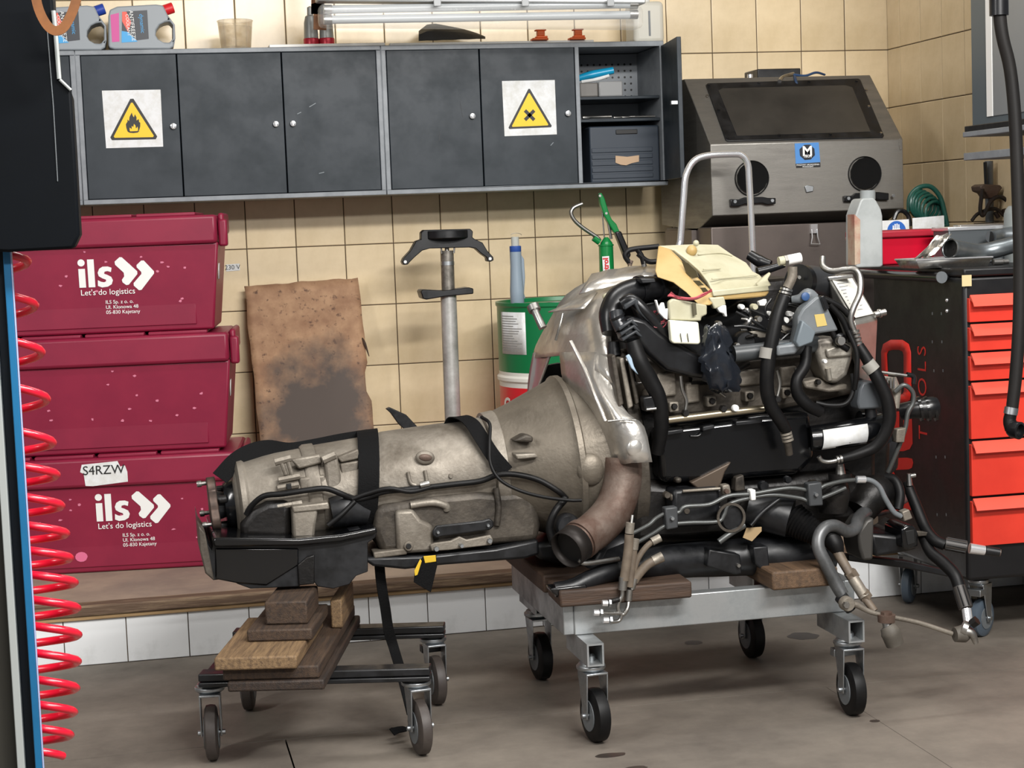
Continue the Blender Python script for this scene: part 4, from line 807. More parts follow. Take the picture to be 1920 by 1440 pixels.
# ================================================================ lift column at the left
YP=-4.75
def PXs(x): return P(x,1260,YP).x
t=thing('lift_column','blue and grey car lift column at the left frame edge','lift',(P(20,1260,YP).x,YP,0))
BLUE=mat('lift_blue','#1E6E9E',.4,col2='#1A6390',scale=6); NAVY=mat('lift_navy','#101C28',.45); LG=mat('lift_light_grey','#A9AEAC',.5); OLIVE=mat('lift_olive','#3C3A33',.6); LAV=mat('pale_edge','#A9B6DC',.4)
for (a,b_,m_,nm,y0,y1) in ((-60,22,OLIVE,'back_panel',.02,.05),(22,36,LG,'grey_flange',-.01,.05),(36,56,NAVY,'guide_channel',.02,.05),(56,69,BLUE,'blue_flange',-.012,.04),(69,72,LAV,'flange_edge',-.012,.0)):
    MB().bb((PXs(a),YP+y0,0),(PXs(b_),YP+y1,3.68)).build(nm,m_,t,bevel=.001)
b=MB(); b.px([(-40,-60),(96,-60),(99,0),(104,60),(112,149),(134,170),(141,280),(150,440),(138,466),(16,473),(-40,470)],YP-.05,.125)
t2=thing('lift_carriage','dark navy lift carriage block at the upper left edge','lift part',P(70,470,YP-.05))
b.build('block',mat('carriage_navy','#070B10',.6,col2='#05080C',scale=4,spec=.12),t2,bevel=.004)
MB().tube([P(100,20,YP-.052),P(104,60,YP-.052),P(111,148,YP-.052)],.003,8,sm=0).build('edge_highlight',LG,t2); MB().tube([P(112,149,YP-.052),P(133,169,YP-.052)],.002,8,sm=0).build('edge_highlight',LG,t2); MB().tube([P(88,50,YP-.0505),P(100,200,YP-.0505),P(108,340,YP-.0505)],.0008,6,sm=0).build('seam',GREYP,t2)  # light grey edge tubes paint the bevel highlights of the block
strap('tan_strap','tan leather strap looped over the lift carriage at the top',[(62,-30),(72,15),(86,44),(101,57),(116,54),(128,38),(140,10),(150,-30)],YP-.12,17,LA,.003)
t=thing('coil_hose','bright red coiled air hose hanging beside the lift column','hose',(P(100,1440,YP+.06).x,YP+.1,0.35))
RH=mat('red_hose','#D4122F',.28,coat=.3)
rx=[(420,35),(490,52),(572,66),(660,78),(748,88),(830,99),(890,106),(948,115),(1000,124),(1046,131),(1092,140),(1140,145),(1190,147),(1240,146),(1290,143),(1335,139),(1378,132),(1420,120)]
pts=[]; Yh=YP+.12; A=56
for k in range(len(rx)-1):
    for i in range(16):
        u=i/16; y=rx[k][0]*(1-u)+rx[k+1][0]*u; x=rx[k][1]*(1-u)+rx[k+1][1]*u; a_=2*math.pi*u
        w_=A*(1 if k<12 else 1-.05*(k-12)); pts.append(P(x-w_+w_*math.cos(a_),y,Yh+.036*math.sin(a_)))
MB().tube(pts,.0062,10,sm=0).build('coil',RH,t)
# ================================================================ galvanised trolley under the engine
t=thing('engine_trolley','galvanised steel trolley on four black wheels carrying the engine','trolley',(1.55,-2.4,0)); trol=t
def sq(name,a,b_,m=GALV,hollow=None):
    return MB().bb(a,b_).build(name,m,t,bevel=.003)
zbt_=P(1300,1113,-2.72).z; zbb=P(1300,1172,-2.72).z
xL=P(1076,1150,-2.72).x; xRr=P(1585,1120,-2.72).x; Yn,Yfar=-2.72,-2.06; wb_=.045
sq('long_beam',(xL,Yn,zbb),(xRr,Yn+wb_,zbt_)); sq('long_beam',(xL,Yfar-wb_,zbb),(xRr,Yfar,zbt_)); sq('end_beam',(xL-.03,Yn-.0,zbb+.002),(xL,Yfar,zbt_+.004)); sq('end_beam',(xRr,Yn+.005,zbb+.002),(xRr+.03,Yfar,zbt_))
def mount(x0,x1,y0,y1,z0,z1):
    th=.005; b=MB()
    b.bb((x0,y0,z1-th),(x1,y1,z1)); b.bb((x0,y0,z0),(x1,y1,z0+th)); b.bb((x0,y0,z0+th),(x0+th,y1,z1-th)); b.bb((x1-th,y0,z0+th),(x1,y1,z1-th))
    o=b.build('mount_tube',GALV,t); MB().lathe(((x0+x1)/2,y0+.05,z0+th),(0,0,1),[(0,.012),(.012,.012),(.018,.006)],10).build('bolt',ZINC,o)
    return o
yme=-2.83; ol=[P(1101,1230,yme),P(1129,1230,yme)]; zm1=zbb-.0005; zm0=P(1115,1250,yme).z
wl=ol[1].x-ol[0].x; wl=max(wl,.046)
nl=Vector((1.177,-2.752,0))
mount(ol[0].x,ol[0].x+wl,yme,-2.6,zm0,zm1); 
orr=P(1591,1170,yme); mount(orr.x,orr.x+wl,yme,-2.6,zm0+.0,zm1)
fxl=P(1003,1140,-2.17); mount(fxl.x,fxl.x+wl,-2.17,-1.95,zm0,zm1); frx=P(1412,1140,-2.17); mount(frx.x,frx.x+wl,-2.17,-1.95,zm0,zm1)
for k,(x,y,an,br) in enumerate(((ol[0].x+wl/2,-2.775,math.radians(-82),False),(orr.x+wl/2,-2.765,math.radians(-90),True),(fxl.x+wl/2,-2.09,math.radians(-84),False),(frx.x+wl/2,-2.06,math.radians(-86),False))):
    caster(t,'c',x,y,zm0,.073,.042,an,ZINC,'z' if br else False)
# planks on the trolley: each a thing
def plank(label,pts,Y,depth,m,yaw=0,cat='plank',name='wooden_plank',grp=None):
    b=MB().px(pts,Y,depth); o=b.build(name,m,bevel=.006); return solo(o,label,cat,grp)
ztop=zbt_+.0045
def plankbox(label,x0,x1,y0,y1,h,m,z=ztop,rz=0,grp='wood packing on the trolley'):
    c=Vector(((x0+x1)/2,(y0+y1)/2,z+h/2)); b=MB().box(c,(x1-x0,y1-y0,h),(0,0,rz)); o=b.build('wooden_plank',m,bevel=.006); 
    return solo(o,label,'plank',grp)
plankbox('thick wooden plank under the left end of the subframe',P(1010,1090,-2.74).x+.05,P(1302,1120,-2.80).x,-2.785,-2.62,.045,WOODD,rz=math.radians(-2))
plankbox('thick wooden block on the trolley under the steering rack',P(1444,1100,-2.77).x,P(1572,1100,-2.79).x,-2.79,-2.2,.052,WOODY)
plankbox('dark plank crossing the trolley under the gearbox end',P(1030,1070,-2.4).x-.06,P(1030,1070,-2.4).x+.1,-2.58,-2.02,.05,WOODD)
# ================================================================ black dolly under the gearbox
al=math.atan2(-.137,.537)
t=thing('gearbox_dolly','low black dolly on four castors under the gearbox','dolly',(.48,-2.45,0),al); dolly=t; DM=wm(t)
def DL(x,y,v):           # pixel -> dolly local on plane local-y = v
    n_=DM.to_3x3()@Vector((0,1,0)); o0=DM@Vector((0,v,0)); d=ray(x,y); return DM.inverted()@(CAM+d*((o0-CAM).dot(n_)/d.dot(n_)))
gl=[DM.inverted()@Vector(v) for v in ((.151,-2.617,0),(.688,-2.754,0),(.813,-2.28,0),(.278,-2.146,0))]
v0=(gl[0].y+gl[1].y)/2; v1=(gl[2].y+gl[3].y)/2
za=DL(590,1262,v0-.03).z; zbk=DL(590,1284,v0-.03).z
def dbb(a,b_,nm,m,par=None,bev=.003):
    mb=MB().bb(a,b_); mb.v=[DM@v for v in mb.v]; return mb.build(nm,m,par if par else t,bevel=bev)
ua,ub=DL(371,1270,v0-.03).x,DL(806,1270,v0-.03).x
dz=.013
dbb((ua,v0-.03,zbk),(ub,v0+.03,zbk+dz),'bar',BLKM); dbb((ua,v0-.028,zbk+dz+.002),(ub,v0+.03,za+.004),'bar',BLKM)
ua2,ub2=DL(440,1200,v1).x,DL(833,1195,v1-.03).x
dbb((ua2,v1-.03,zbk),(ub2,v1+.03,zbk+dz),'bar',BLKM); dbb((ua2,v1-.03,zbk+dz+.002),(ub2,v1+.03,za+.004),'bar',BLKM)
dbb((ua+.01,v0+.03,zbk+.004),(ua+.05,v1-.03,za),'side_bar',BLKM)
for (g_,an,hr,br) in ((gl[0],-95,.074,False),(gl[1],-83,.074,False),(gl[2],-85,.072,'k'),(gl[3],-100,.072,False)):
    p=DM@Vector((g_.x,g_.y,0)); ang=math.radians(an); off=.28*hr
    caster(t,'c',p.x-off*math.cos(ang),p.y-off*math.sin(ang),zbk-.0005,hr,.036,ang,ZINC,br,wheelm=mat('brown_grey_rubber','#3A3330',.55,col2='#453E39',scale=20))
# wood stack
def wood(label,x0,x1,y0,y1,vf,len_,m,z0=None,z1=None,off=0,grp='wood blocks under the gearbox'):
    a=DL(x0,y1,vf); c=DL(x1,y0,vf); z0=a.z if z0 is None else z0; z1=c.z if z1 is None else z1
    mb=MB().bb((a.x,vf,z0),(c.x,vf+len_,z1)); mb.v=[DM@(v) for v in mb.v]; o=mb.build('wood_block',m,bevel=.005); me=o.data
    # give it the dolly's own axes
    me.transform(DM.inverted()); c0=Vector(((a.x+c.x)/2,vf+len_/2,z0)); me.transform(Matrix.Translation(-c0)); o.location=DM@c0; o.rotation_euler=(0,0,al)
    setp(o,label,'wood block',grp); return z1
vw=v0-.22
WL=mat('light_end_grain','#806749',.7,col2='#5A4632',scale=8,stretch=(14,1,14),bump=.4,bscale=25)
WM=mat('mid_wood','#463527',.7,col2='#2D221B',scale=7,stretch=(14,1,14),bump=.4,bscale=25); WD=mat('dark_wood_block','#35281F',.65,col2='#201814',scale=7,stretch=(14,1,14),bump=.4,bscale=25)
zA=za+.0045
z1=wood('lowest dark plank of the wood stack on the dolly',427,608,1277,1302,vw,.74,WD,z0=zA,z1=zA+.026)
z2=wood('second plank of the wood stack, wide and dark',418,598,1248,1276,vw+.012,.72,WM,z0=z1+.0005,z1=z1+.034)
z3=wood('light sawn plank end on the wood stack',402,556,1228,1256,vw-.02,.46,WL,z0=z2+.0005,z1=z2+.034)
z4=wood('flat dark block on top of the light plank',463,585,1180,1198,vw+.14,.3,WM,z0=z3+.0005,z1=z3+.032)
z5=wood('small topmost wood block under the gearbox mount',497,575,1120,1158,vw+.19,.2,WM,z0=z4+.0005,z1=z4+.062)
wood('narrow pale batten standing along the right of the wood stack',622,640,1118,1200,vw+.42,.25,WL,z0=z2+.0005,z1=z2+.08)
# ================================================================ engine with gearbox
YE=-2.38
eng=thing('engine_and_gearbox','large removed car engine with grey automatic gearbox on trolleys','engine',(1.4,YE,zbt_+.05))
def mpp(p): return FW.dot(p-CAM)/F
def T(name,pts,r,m,par=None,n=12,caps=True,sm=5,**k):
    q=[P(*p) for p in pts]; 
    if isinstance(r,(list,tuple)): rr=[a*mpp(b) for a,b in zip(r,q)]
    else: rr=[r*mpp(b) for b in q]
    return MB().tube(q,rr,n,caps,sm).build(name,m,par or eng,**k)
def G(name,pts,Y,th,m,bev=.004,par=None,seg=2,**k): return MB().px(pts,Y,th).build(name,m,par or eng,bevel=bev,seg=seg,**k)
def disc(name,x,y,Y,r,h,m,par=None,n=16,d=(0,-1,0)):
    c=P(x,y,Y); return MB().lathe(c,d,[(-.004,r*mpp(c)),(h*.7,r*mpp(c)),(h,r*mpp(c)*.85)],n).build(name,m,par or eng)
def bolt(x,y,Y,r=5,m=ZINC,par=None,h=.008): return disc('bolt',x,y,Y,r,h,m,par,8)
A0=P(390,950,YE); B0=P(1040,862,YE); AX=(B0-A0).normalized()
def AXp(x): return A0+(B0-A0)*((x-390)/650)
ux=(B0-A0).length/650
def LA_(name,prof,m,par=None,n=40,caps=True): return MB().lathe(A0,AX,[((x-390)*ux,r*mpp(AXp(x))) for x,r in prof],n,caps).build(name,m,par or eng)
e1=fr(AX)[0]; e2=AX.cross(e1)
# --- output flange: three lobes
def lobes(x0,x1,R0,R1,m,name,ph=.4):
    c=AXp(x0); s_=mpp(c); pts=[]
    for k in range(48):
        a_=2*math.pi*k/48; r=R0+(R1-R0)*max(0,math.cos(3*(a_+ph)))**.7; pts.append(c+(e1*math.cos(a_)+e2*math.sin(a_))*r*s_)
    return MB().prism(pts,AX*((x1-x0)*ux)).build(name,m,eng,bevel=.003)
fl_=lobes(392,408,40,56,mat('dark_steel','#3C3531',.5,.7,col2='#5A4A42',scale=20),'output_flange')
for k in range(3):
    a_=2*math.pi*k/3-.4; c=AXp(392)+(e1*math.cos(a_)+e2*math.sin(a_))*46*mpp(AXp(392)); MB().lathe(c-AX*.026,AX,[(0,.008),(.004,.009),(.012,.009),(.013,.006),(.05,.006)],10).build('bolt',STEEL,fl_)
    c=AXp(410)+(e1*math.cos(a_+1.05)+e2*math.sin(a_+1.05))*40*mpp(AXp(392)); MB().lathe(c,AX,[(0,.012),(.02,.012)],10).build('bolt',GRIME,fl_)
LA_('output_shaft',[(405,28),(420,24),(440,24)],BLKM); LA_('seal_ring',[(420,40),(428,46),(440,48),(445,44)],BLKG)
LA_('tail_housing',[(436,42),(440,62),(447,72),(460,77),(520,83),(575,86),(580,82)],ALU)
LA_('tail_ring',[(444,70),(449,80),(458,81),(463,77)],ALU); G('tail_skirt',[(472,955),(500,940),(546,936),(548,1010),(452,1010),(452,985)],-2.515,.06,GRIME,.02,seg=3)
LA_('tail_flange',[(566,88),(572,92),(590,92),(592,88)],ALU)
LA_('main_case',[(585,88),(700,92),(720,96),(840,97),(905,98),(915,100)],ALU)
LA_('case_joint',[(905,99),(908,106),(930,108),(934,104)],ALU)
LA_('bell_housing',[(925,104),(960,116),(1000,132),(1036,146),(1046,150),(1052,157),(1062,157),(1066,150),(1110,158),(1145,166),(1150,160)],ALUD if 0 else mat('bell_alloy','#7F776B',.5,.55,col2='#5B544A',scale=6,mix=(.3,.75),bump=.25,bscale=100))
LA_('bell_flange',[(1142,168),(1150,176),(1172,176),(1176,168)],ALUD)
# --- castings on the gearbox side
def rib(name,pts,r,m=ALU,Y=-2.52): return T(name,[(x,y,Y) for x,y in pts],r,m,n=8,sm=3)
Yg=YE-.115
for (x0,y0,x1,y1,r) in ((515,866,545,858,8),(522,900,562,892,7),(520,915,560,908,7),(605,862,628,852,9),(520,950,548,945,6),(548,946,566,943,8)):
    rib('cast_boss',[(x0,y0),(x1,y1)],r,Y=Yg-.012)
rib('cast_rib',[(528,868),(536,890)],4,Y=Yg-.015); rib('cast_rib',[(540,866),(547,890)],4,Y=Yg-.015)
G('cast_pad',[(545,862),(600,852),(606,868),(560,880)],Yg,.03,ALU,.005); G('cast_pad',[(560,897),(610,890),(612,925),(565,935)],Yg-.008,.03,ALU,.006); G('cast_pad',[(632,858),(672,842),(674,860),(640,868)],Yg,.03,ALU,.004); G('cast_pad',[(638,870),(674,864),(672,884),(640,890)],Yg-.004,.03,ALU,.004)
G('cast_pad',[(608,855),(632,850),(642,905),(628,925),(612,915)],Yg-.014,.04,ALU,.008)
G('cast_web',[(548,938),(612,930),(618,950),(552,955)],Yg-.01,.05,ALU,.004)
G('number_plate',[(537,908),(546,907),(547,917),(538,918)],Yg-.03,.01,BLACK,.001); 
# sensor port on main case
c=P(797,858,YE-.138); MB().ball(c,.027,(1,.35,.72),18,10,rot=(0,.15,0)).build('port_boss',ALU,eng); MB().ball(c+Vector((0,-.006,.001)),.019,(1,.35,.55),16,8,rot=(0,.15,0)).build('port_hole',RUST,eng)
T('cast_rib',[(765,885,YE-.147),(770,905,YE-.15),(780,910,YE-.152)],3.5,ALU); T('cast_rib',[(797,882,YE-.147),(800,904,YE-.15),(790,908,YE-.152)],3.5,ALU); disc('cast_boss',845,892,YE-.144,4.5,.008,ALU)
# lower valve body / flat side below harness
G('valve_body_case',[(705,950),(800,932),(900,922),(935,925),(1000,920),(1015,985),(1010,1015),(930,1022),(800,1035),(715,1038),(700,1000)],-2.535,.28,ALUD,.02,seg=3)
G('case_step',[(742,958),(775,955),(790,975),(812,985),(815,1035),(745,1040)],-2.552,.05,ALU,.01)
T('cast_rib',[(770,947,-2.54),(810,942,-2.545),(835,948,-2.54),(838,956,-2.535)],7,ALU); T('cast_rib',[(930,915,-2.535),(935,950,-2.54),(932,985,-2.54)],6,ALUD)
G('case_lug',[(700,1036),(762,1028),(764,1040),(702,1048)],-2.555,.06,ALU,.004)
disc('drain_port',766,1024,-2.554,9,.006,ALU); disc('bolt',766,1024,-2.56,5,.004,BLACK)
lv=G('shift_lever',[(812,995),(818,986),(905,976),(918,972),(926,978),(926,988),(918,994),(830,1006),(818,1009),(811,1004)],-2.572,.012,BLKM,.004); bolt(821,998,-2.574,3,par=lv); bolt(915,985,-2.574,3,par=lv)
lv=G('lever_plate',[(806,1022),(815,1018),(845,1014),(862,1006),(875,1012),(920,1003),(925,1012),(922,1022),(870,1028),(840,1032),(810,1034)],-2.57,.012,ALU,.003); bolt(864,1022,-2.575,4,par=lv,h=.02); bolt(918,1014,-2.575,5,par=lv); bolt(818,1029,-2.575,5,par=lv)
G('oil_pan',[(690,1045),(800,1042),(930,1028),(1010,1012),(1012,1040),(985,1048),(830,1060),(760,1068),(700,1062),(682,1050)],-2.555,.3,BLKM,.01)
# bell details
G('bell_tab',[(966,852),(1005,850),(1010,858),(970,862)],YE-.205,.06,ALU,.004); G('bell_tab',[(962,828),(985,815),(1000,818),(1000,830)],YE-.197,.06,ALUD,.006)
c=P(1108,880,YE-.225); MB().ball(c,.042,(1,.5,1.1),18,12).build('bell_boss',MATS['bell_alloy'],eng)
T('cast_rib',[(925,880,YE-.15),(945,915,YE-.12),(950,960,-2.5)],5,ALUD)
# --- black gearbox crossmember / tray
G('crossmember',[(375,985),(380,1005),(397,1030),(400,1014),(408,1009),(560,1012),(610,1006),(672,992),(700,990),(708,996),(704,1008),(690,1018),(690,1072),(668,1080),(655,1096),(625,1104),(595,1100),(585,1085),(560,1100),(470,1104),(445,1095),(432,1085),(400,1088),(380,1055)],-2.56,.36,BLKM,.008)
G('crossmember_lip',[(398,1013),(404,1008),(560,1010),(640,1002),(706,989),(708,1000),(640,1016),(560,1024),(402,1026)],-2.585,.4,BLKG,.006)
G('crossmember_face',[(403,1028),(560,1028),(560,1060),(500,1098),(445,1094),(404,1086)],-2.565,.02,BLKG,.004)
G('mount_bracket',[(548,955),(598,948),(592,985),(590,1008),(550,1010)],-2.55,.1,ALU,.008); G('mount_plate',[(548,950),(616,942),(618,955),(550,962)],-2.555,.1,ALU,.004)
G('mount_flange',[(372,985),(385,1000),(402,1090),(385,1075),(374,1030)],-2.6,.1,GREYP if 0 else ALUD,.004)
G('mount_tab',[(558,1060),(575,1045),(590,1040),(590,1095),(560,1098)],-2.57,.02,GRIME,.003)
T('rubber_mount',[(620,960,-2.5),(650,955,-2.5),(690,965,-2.5)],[30,34,20],BLKM)
# --- harness along the gearbox
T('gearbox_harness',[(462,965,-2.50),(472,948,-2.51),(495,930,-2.525),(530,926,-2.535),(570,920,-2.54),(610,916,-2.54),(640,926,-2.54),(665,936,-2.53),(690,932,-2.53),(720,922,-2.54),(760,918,-2.54),(800,914,-2.54),(850,908,-2.545),(900,902,-2.55),(935,890,-2.56),(970,890,-2.57),(1010,900,-2.58),(1045,920,-2.59),(1062,935,-2.58)],5.5,RUB)
T('gearbox_harness',[(660,936,-2.535),(690,925,-2.54),(730,916,-2.55),(770,922,-2.55),(812,912,-2.55)],4.5,RUB); T('gearbox_harness',[(665,940,-2.54),(640,965,-2.55),(615,985,-2.55)],5,RUB)
T('breather_hose',[(903,782,-2.47),(918,795,-2.52),(918,830,-2.555),(920,870,-2.575),(938,900,-2.59),(975,920,-2.6),(1020,932,-2.62),(1068,938,-2.64),(1090,938,-2.64)],3.3,GREYP if 0 else RUB)
G('top_fitting',[(900,782),(922,779),(924,790),(902,794)],YE-.02,.03,GREYP,.003)
T('case_clip',[(788,910,-2.55),(805,906,-2.552)],6,STEEL,sm=0)
# --- heat shield (sheet, real depth)
def sheet(name,rows,m=SHIELD,par=None,th=.0035,bumpy=.011,sub=1,seed=1):
    g_=[]
    for i,r in enumerate(rows):
        q=smooth_path([P(*p) for p in r],3); g_.append([p+Vector((0,-bumpy*noise.noise(p*22+Vector((seed,0,0))),bumpy*.6*noise.noise(p*27+Vector((0,seed,0))))) for p in q])
    # resample columns smooth along rows direction
    nc=min(len(r) for r in g_); g2=[]
    cols=[smooth_path([r[k] for r in g_],3) for k in range(nc)]
    g2=[[cols[k][i] for k in range(nc)] for i in range(len(cols[0]))]
    return MB().grid(g2).build(name,m,par or eng,solid=th,sharp=80)
sheet('heat_shield',[[(1120,520,-2.12),(1150,512,-2.18),(1190,506,-2.24),(1245,506,-2.28)],
 [(1062,552,-2.10),(1105,545,-2.25),(1140,545,-2.36),(1160,560,-2.42)],
 [(1030,602,-2.08),(1075,592,-2.3),(1110,596,-2.44),(1146,610,-2.50)],
 [(1006,650,-2.06),(1060,640,-2.32),(1110,650,-2.52),(1150,668,-2.60)],
 [(1000,672,-2.05),(1054,668,-2.34),(1108,690,-2.56),(1150,720,-2.64)]])
sheet('heat_shield_leg',[[(1050,660,-2.36),(1080,660,-2.46),(1115,660,-2.55),(1148,665,-2.6)],[(1058,720,-2.42),(1090,715,-2.54),(1120,715,-2.6),(1152,730,-2.64)],[(1092,775,-2.48),(1120,765,-2.6),(1145,765,-2.66),(1178,778,-2.68)],[(1122,825,-2.52),(1140,815,-2.63),(1170,800,-2.70),(1208,800,-2.70)],[(1138,868,-2.54),(1155,868,-2.64),(1185,870,-2.71),(1222,868,-2.71)]],seed=4)
sheet('heat_shield_leg',[[(1000,660,-2.06),(1015,660,-2.1),(1035,662,-2.2)],[(992,705,-2.05),(1006,700,-2.08),(1020,700,-2.14)],[(989,750,-2.04),(998,740,-2.06),(1008,735,-2.1)],[(988,795,-2.03),(992,785,-2.05),(998,775,-2.07)]],seed=8)
sheet('heat_shield_flap',[[(1052,575,-2.24),(1080,562,-2.3),(1120,548,-2.36)],[(1028,585,-2.26),(1060,582,-2.34),(1095,578,-2.42)]],seed=2,bumpy=.004)
sheet('heat_shield_flap',[[(1110,512,-2.3),(1160,502,-2.32),(1240,500,-2.34)],[(1085,552,-2.34),(1130,540,-2.38),(1215,528,-2.42)]],seed=5)
T('shield_bead',[(1055,588,-2.35),(1050,610,-2.36),(1042,638,-2.35)],2.5,STEEL); T('shield_bead',[(1070,640,-2.53),(1095,690,-2.58),(1115,740,-2.64),(1135,790,-2.67)],4,SHIELD); T('shield_bead',[(1140,790,-2.70),(1170,787,-2.71),(1192,788,-2.71)],2,STEEL)
MB().ball(P(1190,840,-2.705),.024,(1,.45,1.1),14,8).build('shield_dimple',SHIELD,eng)
T('oxygen_sensor',[(1000,575,-2.15),(1006,590,-2.17),(1018,615,-2.19)],[9,7,8],STEEL); T('sensor_ring',[(999,573,-2.15),(1003,583,-2.16)],12,STEEL,sm=0)
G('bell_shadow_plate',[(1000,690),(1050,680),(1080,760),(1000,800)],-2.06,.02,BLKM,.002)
# --- downpipe
dp=T('exhaust_downpipe',[(1170,860,-2.62),(1166,910,-2.63),(1150,955,-2.65),(1120,990,-2.69),(1080,1018,-2.74)],[35,35,36,36,35],RUST,n=24,caps=False,solid=.002)
T('downpipe_clamp',[(1094,1008,-2.725),(1086,1014,-2.735)],38.5,RUST,dp,n=24,sm=0); T('downpipe_bore',[(1078,1020,-2.742),(1072,1025,-2.75)],33,BLACK,dp,n=20,sm=0)
T('downpipe_mouth',[(1082,1017,-2.74),(1062,1032,-2.765)],36,mat('sooty_steel','#2A2624',.5,.6),n=24,sm=0,caps=False,solid=.003)
T('pipe_bracket',[(1085,1050,-2.76),(1100,1056,-2.76),(1160,1048,-2.72)],5,STEEL); 
# --- block, heads, covers
G('engine_block',[(1175,770),(1300,750),(1620,735),(1645,820),(1645,930),(1600,980),(1420,1010),(1200,1020),(1160,960)],-2.56,.42,GRIME,.02)
G('block_plate',[(1150,560),(1260,540),(1500,520),(1620,560),(1640,740),(1180,790),(1150,720)],-2.42,.3,GRIME,.03)
G('exhaust_cover',[(1232,815),(1250,800),(1340,790),(1430,778),(1520,772),(1530,860),(1500,890),(1300,905),(1240,905)],-2.64,.1,BLKG,.018)
for x,y,w_ in ((1250,808,32),(1318,800,22),(1380,790,50)): G('cover_tab',[(x,y),(x+w_,y-4),(x+w_,y+4),(x,y+9)],-2.665,.03,BLKM,.003)
T('cover_edge',[(1295,818,-2.645),(1310,817,-2.65),(1318,808,-2.645)],2,BLKG)
G('cylinder_head',[(1205,690),(1260,680),(1430,668),(1600,650),(1620,735),(1460,770),(1250,785),(1205,770)],-2.60,.2,ALUD,.015)
for (x0,x1,y,h) in ((1232,1268,700,46),(1285,1312,718,40),(1385,1430,695,30),(1463,1495,690,36)): G('head_pad',[(x0,y),(x1,y-4),(x1+2,y+h-4),(x0+2,y+h)],-2.615,.03,ALU,.006)
fr_=T('fuel_rail',[(1250,788,-2.665),(1345,776,-2.665),(1432,766,-2.665)],7,mat('brass_steel','#A59A84',.3,.85),sm=0)
for (x,y) in ((1264,762),(1335,752),(1406,742),(1476,736)):
    q=G('injector_clamp',[(x-9,y-8),(x+9,y-9),(x+10,y+10),(x-8,y+12)],-2.64,.04,ALU,.004); bolt(x,y,-2.642,6,GRIME,q)
for pts in ([(1276,705),(1279,730),(1287,752),(1284,776)],[(1457,695),(1462,720),(1458,742),(1455,748)],[(1492,690),(1493,702)]): T('injector_line',[(x,y,-2.66) for x,y in pts],3.2,STEEL,n=8)
for x,y in ((1284,774),(1355,766),(1456,748)): disc('union_nut',x,y,-2.665,7,.015,GRIME,n=6)
disc('white_cap',1378,765,-2.68,6.5,.01,WHITE)
T('cover_screw_rod',[(1342,730,-2.66),(1360,744,-2.66)],2.5,STEEL)
# --- high pressure pump at the rear of the head
pc_=P(1160,705,-2.56); px_=P(1250,690,-2.56)-pc_; s1=mpp(pc_)
pmp=MB().lathe(pc_,px_,[(-.01,.03),(-.008,.07),(.012,.074),(.014,.062),(.026,.062),(.028,.072),(.045,.073),(.048,.058),(.075,.056),(.13,.045),(.135,.02)],32).build('vacuum_pump',ALUD,eng)
for k in range(6):
    a_=k*math.pi/3+.3; p=fr(px_)[0]; q_=px_.normalized().cross(p); c=pc_+(p*math.cos(a_)+q_*math.sin(a_))*.066; MB().cyl(c-px_.normalized()*.014,c+px_.normalized()*.05,.007,n=8).build('bolt',STEEL,pmp)
G('pump_fin',[(1146,668),(1154,664),(1170,758),(1160,764)],-2.67,.05,ALUD,.004); G('pump_fin',[(1162,672),(1170,670),(1188,762),(1178,768)],-2.665,.05,ALU,.004); G('pump_fin',[(1178,682),(1184,680),(1200,756),(1192,760)],-2.66,.05,ALUD,.004)
T('pump_port',[(1150,640,-2.6),(1152,665,-2.6)],[11,14],BLKM)
# --- intake side black plastics: ducts and harness channels
T('intake_duct',[(1262,545,-2.5),(1225,540,-2.52),(1190,545,-2.54),(1160,560,-2.56),(1146,590,-2.58),(1146,625,-2.6)],[20,22,24,24,24,18],BLK,n=16)
T('duct_collar',[(1205,541,-2.53),(1196,543,-2.535)],26,BLK,n=16,sm=0); T('duct_collar',[(1240,540,-2.515),(1232,540,-2.52)],25,BLK,n=16,sm=0)
T('corrugated_duct',[(1155,585,-2.64),(1158,600,-2.65),(1166,618,-2.66)],[13,14,13],mat('shiny_black','#26282B',.3),n=14)
for k in range(4): T('duct_ring',[(1156+k*4,592+k*8,-2.65),(1158+k*4,596+k*8,-2.65)],15.5,BLK,n=14,sm=0)
G('harness_channel',[(1160,608),(1185,592),(1212,600),(1240,625),(1300,660),(1345,680),(1345,712),(1300,708),(1250,695),(1215,665),(1195,640),(1170,645)],-2.665,.06,BLK,.012,seg=3)
for k in range(3): G('channel_rib',[(1160+k*3,614+k*10),(1186+k*4,598+k*10),(1198+k*4,612+k*10),(1192+k*4,612+k*10),(1184+k*4,605+k*10),(1162+k*3,621+k*10)],-2.685,.03,mat('satin_black','#323538',.32),.003)
T('cable_channel',[(1166,570,-2.63),(1185,562,-2.64),(1215,590,-2.65),(1260,640,-2.64),(1300,668,-2.63)],11,BLK)
G('channel_highlight_cover',[(1170,572),(1192,558),(1205,572),(1225,600),(1216,604),(1196,584),(1190,570),(1172,582)],-2.66,.02,MATS['satin_black'],.004)
T('harness_trunk',[(1186,640,-2.68),(1200,680,-2.69),(1220,715,-2.69),(1236,750,-2.69),(1240,800,-2.68),(1232,850,-2.66)],[15,17,16,15,14,12],RUB,n=12)
G('blue_tape',[(1174,668),(1180,664),(1196,690),(1203,703),(1196,702),(1184,690)],-2.70,.01,mat('pale_blue_tape','#9FB4C6',.4),.002); G('harness_plug',[(1206,745),(1236,740),(1238,768),(1210,772)],-2.70,.04,BLK,.004); T('plug_clip',[(1212,768,-2.71),(1230,766,-2.71)],3,STEEL,sm=0)
T('intake_runner',[(1290,700,-2.6),(1340,690,-2.6),(1400,668,-2.62)],[24,30,20],BLK,n=14)
